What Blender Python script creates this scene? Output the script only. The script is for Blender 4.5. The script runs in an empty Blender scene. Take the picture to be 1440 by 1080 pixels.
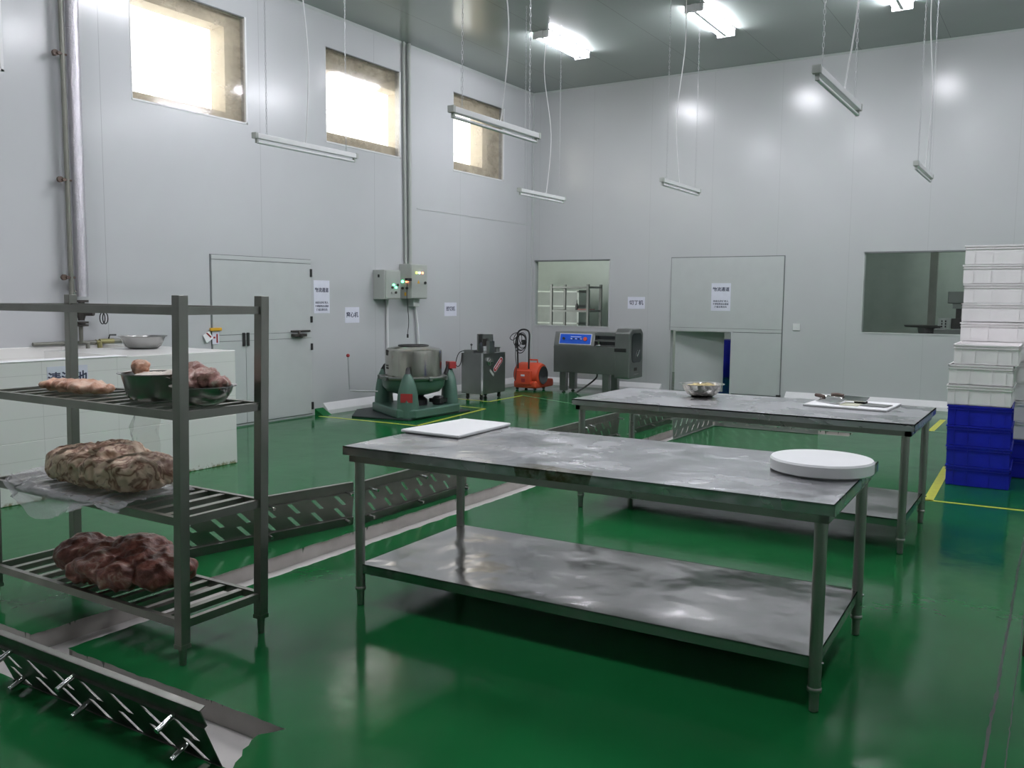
import bpy, bmesh, math, random
from mathutils import Vector, Matrix, noise
C = bpy.context.scene.collection
PI = math.pi
rnd = random.Random(7)

# ------------------------------------------------------------------ materials
def nt(name):
    m = bpy.data.materials.new(name); m.use_nodes = True
    t = m.node_tree; b = t.nodes['Principled BSDF']
    return m, t, b
def N(t, kind, **kw):
    n = t.nodes.new(kind)
    for k, v in kw.items():
        if k.startswith('i_'):
            n.inputs[k[2:].replace('_', ' ')].default_value = v
        else: setattr(n, k, v)
    return n
def ramp(t, src, stops):
    r = t.nodes.new('ShaderNodeValToRGB')
    e = r.color_ramp.elements
    while len(e) < len(stops): e.new(0.5)
    for k, (p, c) in enumerate(stops):
        e[k].position = p; e[k].color = (*c, 1) if len(c) == 3 else c
    t.links.new(src, r.inputs[0]); return r
def noise_tex(t, scale=5, detail=4, rough=.5, coord='Object', stretch=None):
    tc = t.nodes.new('ShaderNodeTexCoord'); n = t.nodes.new('ShaderNodeTexNoise')
    n.inputs['Scale'].default_value = scale; n.inputs['Detail'].default_value = detail; n.inputs['Roughness'].default_value = rough
    if stretch:
        mp = t.nodes.new('ShaderNodeMapping'); mp.inputs['Scale'].default_value = stretch
        t.links.new(tc.outputs[coord], mp.inputs[0]); t.links.new(mp.outputs[0], n.inputs['Vector'])
    else: t.links.new(tc.outputs[coord], n.inputs['Vector'])
    return n
def bump(t, b, src, strength=.2, dist=.01):
    bp = t.nodes.new('ShaderNodeBump'); bp.inputs['Strength'].default_value = strength; bp.inputs['Distance'].default_value = dist
    t.links.new(src, bp.inputs['Height']); t.links.new(bp.outputs[0], b.inputs['Normal']); return bp
def plain(name, col, rough=.5, metal=0, var=.08, scale=6, bmp=0, bscale=30, spec=.5, coat=0):
    m, t, b = nt(name)
    n = noise_tex(t, scale)
    lo = tuple(c * (1 - var) for c in col); hi = tuple(min(1, c * (1 + var)) for c in col)
    r = ramp(t, n.outputs[0], [(.3, lo), (.7, hi)])
    t.links.new(r.outputs[0], b.inputs['Base Color'])
    b.inputs['Roughness'].default_value = rough; b.inputs['Metallic'].default_value = metal
    b.inputs['Specular IOR Level'].default_value = spec; b.inputs['Coat Weight'].default_value = coat
    if bmp: bump(t, b, noise_tex(t, bscale, 3).outputs[0], bmp)
    return m
def panel_mat(name, axis, off, period, col, dark=.8, rough=.28, bs=.03):
    m, t, b = nt(name)
    tc = N(t, 'ShaderNodeTexCoord'); sx = N(t, 'ShaderNodeSeparateXYZ'); t.links.new(tc.outputs['Object'], sx.inputs[0])
    a = N(t, 'ShaderNodeMath', operation='SUBTRACT'); a.inputs[1].default_value = off; t.links.new(sx.outputs[axis], a.inputs[0])
    d = N(t, 'ShaderNodeMath', operation='DIVIDE'); d.inputs[1].default_value = period; t.links.new(a.outputs[0], d.inputs[0])
    f = N(t, 'ShaderNodeMath', operation='FRACT'); t.links.new(d.outputs[0], f.inputs[0])
    g = N(t, 'ShaderNodeMath', operation='LESS_THAN'); g.inputs[1].default_value = .006 / period; t.links.new(f.outputs[0], g.inputs[0])
    n = noise_tex(t, 1.3, 3)
    r = ramp(t, n.outputs[0], [(.3, tuple(c * .97 for c in col)), (.7, col)])
    mx = N(t, 'ShaderNodeMix', data_type='RGBA'); mx.inputs[7].default_value = (*[c * dark for c in col], 1)
    t.links.new(g.outputs[0], mx.inputs[0]); t.links.new(r.outputs[0], mx.inputs[6]); t.links.new(mx.outputs[2], b.inputs['Base Color'])
    b.inputs['Roughness'].default_value = rough
    bump(t, b, noise_tex(t, .9, 2).outputs[0], bs, .25)
    return m
def steel(name, col, r0=.18, r1=.42, scale=3, bs=.05, bd=.03, bsc=2.2, stain=None, det=3):
    m, t, b = nt(name)
    n = noise_tex(t, scale, det, .5)
    cr = ramp(t, n.outputs[0], [(.1, tuple(c * .8 for c in col)), (.9, col)])
    t.links.new(cr.outputs[0], b.inputs['Base Color']); b.inputs['Metallic'].default_value = 1
    n2 = noise_tex(t, scale * 1.3, det, .5)
    mr = N(t, 'ShaderNodeMapRange'); mr.interpolation_type = 'SMOOTHSTEP'; mr.inputs[1].default_value = .2; mr.inputs[2].default_value = .8
    mr.inputs[3].default_value = r0; mr.inputs[4].default_value = r1
    t.links.new(n2.outputs[0], mr.inputs[0]); t.links.new(mr.outputs[0], b.inputs['Roughness'])
    n3 = noise_tex(t, bsc, 2, .4)
    bump(t, b, n3.outputs[0], bs, bd)
    if stain:
        (x0, x1, y1) = stain
        tc = N(t, 'ShaderNodeTexCoord'); sx = N(t, 'ShaderNodeSeparateXYZ'); t.links.new(tc.outputs['Object'], sx.inputs[0])
        def mth(op, a, v):
            k = N(t, 'ShaderNodeMath', operation=op)
            t.links.new(a, k.inputs[0])
            if isinstance(v, (int, float)): k.inputs[1].default_value = v
            else: t.links.new(v, k.inputs[1])
            return k.outputs[0]
        w = mth('MULTIPLY', noise_tex(t, 9, 3).outputs[0], .12)
        xx = mth('ADD', sx.outputs[0], w)
        mask = mth('MULTIPLY', mth('GREATER_THAN', xx, x0 + .06), mth('LESS_THAN', xx, x1 + .06))
        mask = mth('MULTIPLY', mask, mth('LESS_THAN', mth('ADD', sx.outputs[1], w), y1 + .06))
        st = noise_tex(t, 14, 5, .7)
        mask = mth('MULTIPLY', mask, ramp(t, st.outputs[0], [(.35, (.25, .25, .25)), (.6, (1, 1, 1))]).outputs[0])
        mx = N(t, 'ShaderNodeMix', data_type='RGBA'); mx.inputs[7].default_value = (.13, .095, .04, 1)
        t.links.new(mask, mx.inputs[0]); t.links.new(cr.outputs[0], mx.inputs[6]); t.links.new(mx.outputs[2], b.inputs['Base Color'])
    return m
M = {}
M['wall_a'] = panel_mat('wall_panel_left', 1, 7.43, 2.03, (.53, .54, .55), .72, .2)
M['wall_b'] = panel_mat('wall_panel_back', 0, -8.0, 1.05, (.53, .54, .545), .86, .2)
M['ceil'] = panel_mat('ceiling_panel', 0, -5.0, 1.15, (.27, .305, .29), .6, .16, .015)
M['door'] = plain('door_paint', (.50, .52, .515), .35, var=.02)
M['groove'] = plain('seam_dark', (.16, .17, .17), .6)
M['white'] = plain('white_plastic', (.72, .72, .72), .35, var=.03)
M['board'] = plain('cutting_board_plastic', (.93, .93, .94), .45, var=.02, scale=4)
M['paper'] = plain('paper', (.72, .73, .82), .7, var=.03, scale=12, bmp=.2, bscale=10)
M['ink'] = plain('ink', (.05, .055, .10), .6)
M['black'] = plain('black_rubber', (.018, .018, .018), .45)
M['black_gloss'] = plain('dark_glass', (.015, .02, .022), .12)
M['blue_crate'] = plain('blue_crate_plastic', (.012, .018, .42), .35, var=.12, scale=8)
M['white_crate'] = plain('white_crate_plastic', (.90, .87, .87), .45, var=.03, scale=5)
M['table'] = steel('table_steel', (.60, .60, .62), .13, .32, 3.2, .45, .03, 5, stain=(-.18, .17, -.42))
M['table2'] = steel('table_steel_clean', (.68, .68, .70), .20, .36, 2.6, .3, .03, 3)
M['shelf'] = steel('shelf_steel', (.46, .45, .45), .10, .26, 2, .5, .03, 4)
M['leg'] = steel('tube_steel', (.40, .40, .37), .25, .45, 6, .02)
M['rack'] = steel('rack_steel', (.34, .34, .31), .3, .5, 7, .03)
M['grate'] = steel('drain_cover_steel', (.24, .24, .22), .32, .55, 9, .06)
M['grate2'] = steel('drain_cover_top_steel', (.42, .43, .41), .4, .55, 9, .05)
M['machine'] = steel('machine_steel', (.30, .31, .30), .3, .45, 4, .03)
M['drum'] = steel('drum_steel', (.50, .49, .44), .13, .25, 3, .05, .02, 6)
M['chrome'] = steel('chrome', (.75, .75, .75), .08, .18, 5, .01)
M['bowl'] = steel('bowl_steel', (.42, .42, .41), .25, .34, 8, .0)
M['bowl_bright'] = steel('bowl_steel_bright', (.62, .60, .56), .12, .22, 8, .0)
M['green_paint'] = plain('machine_green_enamel', (.075, .15, .115), .35, var=.08)
M['red'] = plain('red_plate', (.34, .03, .03), .5, var=.1)
M['orange'] = plain('orange_plastic', (.62, .075, .03), .4, var=.06)
M['blue'] = plain('blue_panel', (.01, .10, .62), .35)
M['yellow'] = plain('yellow_paint', (.50, .52, .045), .4, var=.12, scale=20)
M['pale_line'] = plain('worn_line_paint', (.20, .36, .20), .35, var=.1)
M['yellow_p'] = plain('yellow_plastic', (.75, .42, .03), .45)
M['box'] = plain('enclosure_grey', (.40, .42, .39), .45, var=.03)
M['brass'] = plain('aged_brass', (.30, .28, .13), .4, .6)
M['iron'] = plain('dark_iron', (.05, .045, .04), .5, .3)
M['pipe_grey'] = plain('painted_pipe', (.20, .20, .17), .45, .2)
M['cable_w'] = plain('white_cable', (.72, .72, .72), .45)
M['chain'] = plain('chain_zinc', (.45, .46, .47), .4, .5)
M['mat'] = plain('rubber_mat', (.02, .03, .03), .5, bmp=.2)
M['far_rack'] = plain('dull_rack_metal', (.14, .15, .14), .5)
M['masonry'] = plain('cream_masonry', (.50, .45, .36), .9, var=.15, scale=3)
M['rust'] = plain('brown_metal', (.10, .065, .05), .6)
M['red_dark'] = plain('dull_red_plastic', (.25, .07, .06), .5)

def foil():
    m, t, b = nt('insulation_foil'); b.inputs['Metallic'].default_value = .85
    b.inputs['Base Color'].default_value = (.66, .64, .68, 1); b.inputs['Roughness'].default_value = .28
    n = noise_tex(t, 28, 5, .7); bump(t, b, n.outputs[0], .8, .012); return m
M['foil'] = foil()
def tile(name, base, grout, sx, sz, dirty=True):
    m, t, b = nt(name)
    tc = N(t, 'ShaderNodeTexCoord'); sp = N(t, 'ShaderNodeSeparateXYZ'); t.links.new(tc.outputs['Object'], sp.inputs[0])
    def line(src, per, off=0.0):
        a = N(t, 'ShaderNodeMath', operation='ADD'); a.inputs[1].default_value = 50 * per + off; t.links.new(src, a.inputs[0])
        d = N(t, 'ShaderNodeMath', operation='DIVIDE'); d.inputs[1].default_value = per; t.links.new(a.outputs[0], d.inputs[0])
        f = N(t, 'ShaderNodeMath', operation='FRACT'); t.links.new(d.outputs[0], f.inputs[0])
        g = N(t, 'ShaderNodeMath', operation='LESS_THAN'); g.inputs[1].default_value = .004 / per; t.links.new(f.outputs[0], g.inputs[0])
        return g.outputs[0]
    l1 = line(sp.outputs[1], sx); l2 = line(sp.outputs[2], sz); 
    mxm = N(t, 'ShaderNodeMath', operation='MAXIMUM'); t.links.new(l1, mxm.inputs[0]); t.links.new(l2, mxm.inputs[1])
    mx = N(t, 'ShaderNodeMix', data_type='RGBA'); mx.inputs[6].default_value = (*base, 1); mx.inputs[7].default_value = (*grout, 1)
    t.links.new(mxm.outputs[0], mx.inputs[0])
    last = mx.outputs[2]
    if dirty:   # grime creeping up from the floor line, ragged
        nz = noise_tex(t, 16, 5, .7)
        a = N(t, 'ShaderNodeMath', operation='MULTIPLY_ADD'); a.inputs[1].default_value = -.17; a.inputs[2].default_value = .112
        t.links.new(nz.outputs[0], a.inputs[0])
        ad = N(t, 'ShaderNodeMath', operation='SUBTRACT'); t.links.new(a.outputs[0], ad.inputs[0]); t.links.new(sp.outputs[2], ad.inputs[1])
        k = N(t, 'ShaderNodeMath', operation='MULTIPLY', use_clamp=True); k.inputs[1].default_value = 40; t.links.new(ad.outputs[0], k.inputs[0])
        m2 = N(t, 'ShaderNodeMix', data_type='RGBA'); m2.inputs[7].default_value = (.30, .26, .15, 1)
        t.links.new(k.outputs[0], m2.inputs[0]); t.links.new(last, m2.inputs[6]); last = m2.outputs[2]
    t.links.new(last, b.inputs['Base Color']); b.inputs['Roughness'].default_value = .22
    return m
M['tile'] = tile('white_wall_tile', (.84, .83, .80), (.70, .69, .66), .61, .31)
def trench_mat():
    m, t, b = nt('trench_tile')
    tc = N(t, 'ShaderNodeTexCoord'); 
    n = noise_tex(t, 6, 4); base = ramp(t, n.outputs[0], [(.3, (.40, .38, .35)), (.7, (.52, .50, .47))])
    # green paint runs down from the rim, thin vertical streaks of their own shape
    n2 = noise_tex(t, 1, 2, .5, stretch=(34, 34, 1.2))
    sp = N(t, 'ShaderNodeSeparateXYZ'); t.links.new(tc.outputs['Object'], sp.inputs[0])
    a = N(t, 'ShaderNodeMath', operation='MULTIPLY_ADD'); a.inputs[1].default_value = 3.4; t.links.new(sp.outputs[2], a.inputs[0]); t.links.new(n2.outputs[0], a.inputs[2])
    r = ramp(t, a.outputs[0], [(.60, (0, 0, 0)), (.63, (1, 1, 1))])
    mx = N(t, 'ShaderNodeMix', data_type='RGBA'); mx.inputs[7].default_value = (.02, .06, .025, 1)
    t.links.new(r.outputs[0], mx.inputs[0]); t.links.new(base.outputs[0], mx.inputs[6]); t.links.new(mx.outputs[2], b.inputs['Base Color'])
    b.inputs['Roughness'].default_value = .35; return m
M['trench'] = trench_mat()
M['trench_floor'] = plain('trench_floor_tile', (.60, .57, .55), .3, var=.08, scale=9)
def floor_mat():
    m, t, b = nt('green_epoxy')
    n = noise_tex(t, .7, 5, .6); r = ramp(t, n.outputs[0], [(.3, (.007, .098, .026)), (.7, (.010, .128, .036))])
    s = noise_tex(t, 26, 4, .8); rs = ramp(t, s.outputs[0], [(.74, (0, 0, 0)), (.80, (.5, .5, .5))])
    mx = N(t, 'ShaderNodeMix', data_type='RGBA'); mx.inputs[7].default_value = (.10, .24, .15, 1)
    t.links.new(rs.outputs[0], mx.inputs[0]); t.links.new(r.outputs[0], mx.inputs[6]); t.links.new(mx.outputs[2], b.inputs['Base Color'])
    n2 = noise_tex(t, 3, 5, .7)
    mr = N(t, 'ShaderNodeMapRange'); mr.inputs[1].default_value = .3; mr.inputs[2].default_value = .7; mr.inputs[3].default_value = .07; mr.inputs[4].default_value = .2
    t.links.new(n2.outputs[0], mr.inputs[0]); t.links.new(mr.outputs[0], b.inputs['Roughness'])
    b.inputs['Specular IOR Level'].default_value = .13
    bump(t, b, noise_tex(t, 5, 3).outputs[0], .06, .02); return m
M['floor'] = floor_mat()
def emit(name, col, s):
    m, t, b = nt(name); b.inputs['Base Color'].default_value = (*col, 1)
    b.inputs['Emission Color'].default_value = (*col, 1); b.inputs['Emission Strength'].default_value = s; return m
TUBE = 198
M['tube_on'] = emit('lit_tube', (.93, .93, 1.0), TUBE)
M['led_green'] = emit('led_green', (.15, 1, .45), 5); M['led_red'] = emit('led_red', (1, .25, .12), 5)
M['led_yellow'] = emit('led_yellow', (.75, 1, .1), 5); M['led_white'] = emit('led_white', (.7, 1, .8), 5)
def schlick(t, f0=.04):
    g = N(t, 'ShaderNodeNewGeometry'); d = N(t, 'ShaderNodeVectorMath', operation='DOT_PRODUCT')
    t.links.new(g.outputs['Normal'], d.inputs[0]); t.links.new(g.outputs['Incoming'], d.inputs[1])
    a = N(t, 'ShaderNodeMath', operation='ABSOLUTE'); t.links.new(d.outputs['Value'], a.inputs[0])
    b = N(t, 'ShaderNodeMath', operation='SUBTRACT'); b.inputs[0].default_value = 1; t.links.new(a.outputs[0], b.inputs[1])
    c = N(t, 'ShaderNodeMath', operation='POWER'); c.inputs[1].default_value = 5; t.links.new(b.outputs[0], c.inputs[0])
    e = N(t, 'ShaderNodeMath', operation='MULTIPLY_ADD'); e.inputs[1].default_value = 1 - f0; e.inputs[2].default_value = f0; t.links.new(c.outputs[0], e.inputs[0])
    return e
def film():
    m, t, b = nt('dirty_window_sheet'); out = t.nodes['Material Output']; t.nodes.remove(b)
    n = noise_tex(t, 3.2, 7, .7, stretch=(1, 1, 1.8)); r = ramp(t, n.outputs[0], [(.36, (.10, .10, .10)), (.68, (.62, .62, .62))])
    tr = N(t, 'ShaderNodeBsdfTransparent'); tr.inputs[0].default_value = (.97, .96, .93, 1)
    df = N(t, 'ShaderNodeBsdfDiffuse'); df.inputs[0].default_value = (.34, .31, .25, 1)
    tl = N(t, 'ShaderNodeBsdfTranslucent'); tl.inputs[0].default_value = (.55, .50, .42, 1)
    a = N(t, 'ShaderNodeMixShader'); a.inputs[0].default_value = .5; t.links.new(df.outputs[0], a.inputs[1]); t.links.new(tl.outputs[0], a.inputs[2])
    c = N(t, 'ShaderNodeMixShader'); t.links.new(r.outputs[0], c.inputs[0]); t.links.new(tr.outputs[0], c.inputs[1]); t.links.new(a.outputs[0], c.inputs[2])
    gl = N(t, 'ShaderNodeBsdfGlossy'); gl.inputs['Roughness'].default_value = .08
    fr = schlick(t)
    d = N(t, 'ShaderNodeMixShader'); t.links.new(fr.outputs[0], d.inputs[0]); t.links.new(c.outputs[0], d.inputs[1]); t.links.new(gl.outputs[0], d.inputs[2])
    t.links.new(d.outputs[0], out.inputs[0]); return m
M['film'] = film()
def clear(name, tint, haze, rough, hcol=(.8, .8, .82), bs=0, ior=1.5):
    m, t, b = nt(name); out = t.nodes['Material Output']; t.nodes.remove(b)
    tr = N(t, 'ShaderNodeBsdfTransparent'); tr.inputs[0].default_value = (*tint, 1)
    df = N(t, 'ShaderNodeBsdfDiffuse'); df.inputs[0].default_value = (*hcol, 1)
    a = N(t, 'ShaderNodeMixShader'); a.inputs[0].default_value = haze; t.links.new(tr.outputs[0], a.inputs[1]); t.links.new(df.outputs[0], a.inputs[2])
    gl = N(t, 'ShaderNodeBsdfGlossy'); gl.inputs['Roughness'].default_value = rough
    fr = schlick(t, ((ior - 1) / (ior + 1)) ** 2)
    d = N(t, 'ShaderNodeMixShader'); t.links.new(fr.outputs[0], d.inputs[0]); t.links.new(a.outputs[0], d.inputs[1]); t.links.new(gl.outputs[0], d.inputs[2])
    t.links.new(d.outputs[0], out.inputs[0])
    if bs:
        n = noise_tex(t, 22, 4, .6); bp = N(t, 'ShaderNodeBump'); bp.inputs['Strength'].default_value = bs; bp.inputs['Distance'].default_value = .01
        t.links.new(n.outputs[0], bp.inputs['Height'])
        for k in (gl, df): t.links.new(bp.outputs[0], k.inputs['Normal'])
    return m
M['glass'] = clear('window_glass', (.86, .90, .88), .02, .03)
M['bag_thin'] = clear('thin_plastic_film', (.95, .96, .95), .10, .10, (.75, .76, .75), .8, 1.6)
M['bag'] = clear('plastic_film', (.93, .93, .94), .34, .12, (.75, .73, .76), .8, 1.6)
def meat(name, lean, mid, fat, scale, p=(.38, .5, .6), rough=.42, bmp=.5):
    m, t, b = nt(name)
    n = noise_tex(t, scale, 5, .6); n.inputs['Distortion'].default_value = 1.2
    r = ramp(t, n.outputs[0], [(p[0], lean), (p[1], mid), (p[2], fat)])
    t.links.new(r.outputs[0], b.inputs['Base Color']); b.inputs['Roughness'].default_value = rough
    bump(t, b, noise_tex(t, scale * 2.2, 5, .6).outputs[0], bmp, .02); return m
M['meat_fat'] = meat('frozen_fatty_trimmings', (.26, .12, .08), (.66, .49, .37), (.80, .67, .53), 17, (.40, .46, .56))
def veined(name):
    m, t, b = nt(name)
    n = noise_tex(t, 8.5, 2, .5); n.inputs['Distortion'].default_value = 1.3
    a = N(t, 'ShaderNodeMath', operation='SUBTRACT'); a.inputs[1].default_value = .5; t.links.new(n.outputs[0], a.inputs[0])
    c = N(t, 'ShaderNodeMath', operation='ABSOLUTE'); t.links.new(a.outputs[0], c.inputs[0])
    r = ramp(t, c.outputs[0], [(.0, (.22, .10, .06)), (.016, (.36, .20, .13)), (.06, (.68, .49, .35)), (.22, (.80, .64, .49))])
    n2 = noise_tex(t, 15, 4, .6); n2.inputs['Distortion'].default_value = 1; r2 = ramp(t, n2.outputs[0], [(.53, (0, 0, 0)), (.62, (.8, .8, .8))])
    mx = N(t, 'ShaderNodeMix', data_type='RGBA'); mx.inputs[7].default_value = (.24, .11, .075, 1)
    t.links.new(r2.outputs[0], mx.inputs[0]); t.links.new(r.outputs[0], mx.inputs[6]); t.links.new(mx.outputs[2], b.inputs['Base Color'])
    b.inputs['Roughness'].default_value = .5; bump(t, b, c.outputs[0], .6, .03); return m
M['meat_fat'] = veined('frozen_fatty_trimmings_veined')
M['meat_red'] = meat('frozen_red_meat', (.16, .05, .038), (.30, .115, .085), (.55, .40, .32), 11, (.42, .56, .70), .28)
M['meat_pale'] = meat('raw_pale_meat', (.36, .15, .09), (.66, .36, .24), (.80, .56, .42), 12, (.35, .48, .62), .35, .3)
M['meat_pink'] = meat('raw_pink_meat', (.32, .14, .12), (.54, .31, .26), (.80, .68, .60), 15, (.38, .52, .66), .35, .4)
M['fat'] = plain('white_fat', (.82, .74, .66), .4, var=.12, scale=14, bmp=.3)
M['noodle'] = plain('yellow_trimmings', (.45, .36, .16), .5, var=.5, scale=40, bmp=.4)

# ------------------------------------------------------------------ geometry helpers
class MB:
    def __init__(s): s.v = []; s.f = []
    def add(s, vs, fs):
        o = len(s.v); s.v += [tuple(v) for v in vs]; s.f += [tuple(i + o for i in f) for f in fs]; return s
    def box(s, x0, x1, y0, y1, z0, z1, mat=None):
        vs = [Vector(p) for p in ((x0, y0, z0), (x1, y0, z0), (x1, y1, z0), (x0, y1, z0), (x0, y0, z1), (x1, y0, z1), (x1, y1, z1), (x0, y1, z1))]
        if mat: vs = [mat @ v for v in vs]
        return s.add(vs, [(0, 3, 2, 1), (4, 5, 6, 7), (0, 1, 5, 4), (1, 2, 6, 5), (2, 3, 7, 6), (3, 0, 4, 7)])
    def tube(s, pts, r, n=10, cap=True, closed=False):
        pts = [Vector(p) for p in pts]; k = len(pts); rr = r if isinstance(r, (list, tuple)) else [r] * k
        rings = []; prev = None
        for i, p in enumerate(pts):
            if closed: d = (pts[(i + 1) % k] - pts[i - 1])
            else: d = (pts[min(i + 1, k - 1)] - pts[max(i - 1, 0)])
            d.normalize()
            if prev is None:
                u = d.cross(Vector((0, 0, 1)))
                if u.length < .01: u = d.cross(Vector((1, 0, 0)))
            else: u = prev - d * prev.dot(d)
            u.normalize(); prev = u; w = d.cross(u)
            rings.append([p + (u * math.cos(2 * PI * j / n) + w * math.sin(2 * PI * j / n)) * rr[i] for j in range(n)])
        vs = [q for rg in rings for q in rg]; fs = []
        for i in range(k if closed else k - 1):
            a = i * n; c = ((i + 1) % k) * n
            for j in range(n): fs.append((a + j, a + (j + 1) % n, c + (j + 1) % n, c + j))
        if cap and not closed: fs += [tuple(range(n - 1, -1, -1)), tuple(range((k - 1) * n, k * n))]
        return s.add(vs, fs)
    def lathe(s, prof, n=32, loc=(0, 0, 0), mat=None):
        vs = []; L = Vector(loc)
        for r, z in prof:
            for j in range(n):
                v = Vector((r * math.cos(2 * PI * j / n), r * math.sin(2 * PI * j / n), z))
                vs.append((mat @ v if mat else v) + L)
        fs = []
        for i in range(len(prof) - 1):
            for j in range(n): fs.append((i * n + j, i * n + (j + 1) % n, (i + 1) * n + (j + 1) % n, (i + 1) * n + j))
        if prof[0][0] > 1e-6: fs.append(tuple(range(n - 1, -1, -1)))
        if prof[-1][0] > 1e-6: fs.append(tuple(range((len(prof) - 1) * n, len(prof) * n)))
        return s.add(vs, fs)
    def prism(s, poly, a0, a1, axis='z'):
        n = len(poly)
        def P(p, a): return {'z': (p[0], p[1], a), 'y': (p[0], a, p[1]), 'x': (a, p[0], p[1])}[axis]
        return s.add([P(p, a0) for p in poly] + [P(p, a1) for p in poly], [tuple(range(n))[::-1], tuple(range(n, 2 * n))] + [(i, (i + 1) % n, n + (i + 1) % n, n + i) for i in range(n)])
    def build(s, name, m, parent=None, bevel=0, smooth=False, recalc=True, weld=False):
        me = bpy.data.meshes.new(name); me.from_pydata(s.v, [], s.f)
        bm = bmesh.new(); bm.from_mesh(me)
        if weld: bmesh.ops.remove_doubles(bm, verts=bm.verts, dist=1e-5)
        if recalc: bmesh.ops.recalc_face_normals(bm, faces=bm.faces)
        bm.to_mesh(me); bm.free()
        me.materials.append(m); o = bpy.data.objects.new(name, me); C.objects.link(o)
        if smooth: 
            for p in me.polygons: p.use_smooth = True
            me.set_sharp_from_angle(angle=math.radians(38))
        if bevel:
            b = o.modifiers.new('bevel', 'BEVEL'); b.width = bevel; b.segments = 2; b.limit_method = 'ANGLE'; b.angle_limit = math.radians(40)
        if parent: o.parent = parent
        return o
def bez(pts, n=10):   # Catmull-Rom through points
    P = [Vector(p) for p in pts]; P = [P[0] * 2 - P[1]] + P + [P[-1] * 2 - P[-2]]; out = []
    for i in range(1, len(P) - 2):
        for k in range(n):
            t = k / n; a, b, c, d = P[i - 1:i + 3]
            out.append(.5 * ((2 * b) + (c - a) * t + (2 * a - 5 * b + 4 * c - d) * t * t + (3 * b - a - 3 * c + d) * t ** 3))
    out.append(P[-2]); return out
def tag(o, label=None, cat=None, group=None, kind=None):
    if label: o['label'] = label
    if cat: o['category'] = cat
    if group: o['group'] = group
    if kind: o['kind'] = kind
    return o
def thing(name, label, cat, loc=(0, 0, 0), rz=0, group=None):
    o = bpy.data.objects.new(name, None); C.objects.link(o); o.location = loc; o.rotation_euler = (0, 0, rz); o.empty_display_size = .1
    return tag(o, label, cat, group)
KIDS = {}
def kids(o): return [c for c in bpy.data.objects if c.parent == o]
def copy_tree(o, parent=None):
    c = o.copy(); C.objects.link(c); c.parent = parent
    for ch in kids(o): copy_tree(ch, c)
    return c
def dup(o, loc, rz=None, label=None, group=None):
    c = copy_tree(o); c.location = loc
    if rz is not None: c.rotation_euler = (0, 0, rz)
    return tag(c, label, None, group)
def struct(o, label=None, cat=None): return tag(o, label, cat, kind='structure')
def text(body, size, loc, right, up, m, parent, name='lettering', align='CENTER'):
    cu = bpy.data.curves.new('txt', 'FONT'); cu.body = body; cu.size = size; cu.align_x = align; cu.align_y = 'CENTER'; cu.extrude = .0004; cu.offset = size * .022
    cu.resolution_u = 3
    to = bpy.data.objects.new('txt', cu); C.objects.link(to)
    bpy.context.view_layer.update()
    dg = bpy.context.evaluated_depsgraph_get(); me = bpy.data.meshes.new_from_object(to.evaluated_get(dg)); bpy.data.objects.remove(to)
    R = Vector(right); U = Vector(up); W = R.cross(U)
    me.transform(Matrix(((R.x, U.x, W.x, loc[0]), (R.y, U.y, W.y, loc[1]), (R.z, U.z, W.z, loc[2]), (0, 0, 0, 1))))
    me.materials.clear(); me.materials.append(m)
    o = bpy.data.objects.new(name, me); C.objects.link(o); o.parent = parent; return o

# ------------------------------------------------------------------ dimensions
XA = -8.15; YB = 13.7; ZC = 5.095; XR = 2.6; YF = -3.0
def sheet(plane, pos, thick, u0, u1, z0, z1, holes):
    """wall slab with rectangular holes; plane 'x' (wall at x=pos, u=y) or 'y'"""
    us = sorted({u0, u1, *[h[0] for h in holes], *[h[1] for h in holes]}); zs = sorted({z0, z1, *[h[2] for h in holes], *[h[3] for h in holes]})
    def solid(i, k):
        if i < 0 or k < 0 or i >= len(us) - 1 or k >= len(zs) - 1: return False
        uc = (us[i] + us[i + 1]) / 2; zc = (zs[k] + zs[k + 1]) / 2
        return not any(h[0] < uc < h[1] and h[2] < zc < h[3] for h in holes)
    mb = MB()
    def P(u, z, t): return (pos + t, u, z) if plane == 'x' else (u, pos + t, z)
    def quad(a, b, c, d): mb.add([a, b, c, d], [(0, 1, 2, 3)])
    for i in range(len(us) - 1):
        for k in range(len(zs) - 1):
            if not solid(i, k): continue
            a, b, c, d = us[i], us[i + 1], zs[k], zs[k + 1]
            for t in (0, thick): quad(P(a, c, t), P(b, c, t), P(b, d, t), P(a, d, t))
            if not solid(i - 1, k): quad(P(a, c, 0), P(a, d, 0), P(a, d, thick), P(a, c, thick))
            if not solid(i + 1, k): quad(P(b, c, 0), P(b, d, 0), P(b, d, thick), P(b, c, thick))
            if not solid(i, k - 1): quad(P(a, c, 0), P(b, c, 0), P(b, c, thick), P(a, c, thick))
            if not solid(i, k + 1): quad(P(a, d, 0), P(b, d, 0), P(b, d, thick), P(a, d, thick))
    return mb
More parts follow.
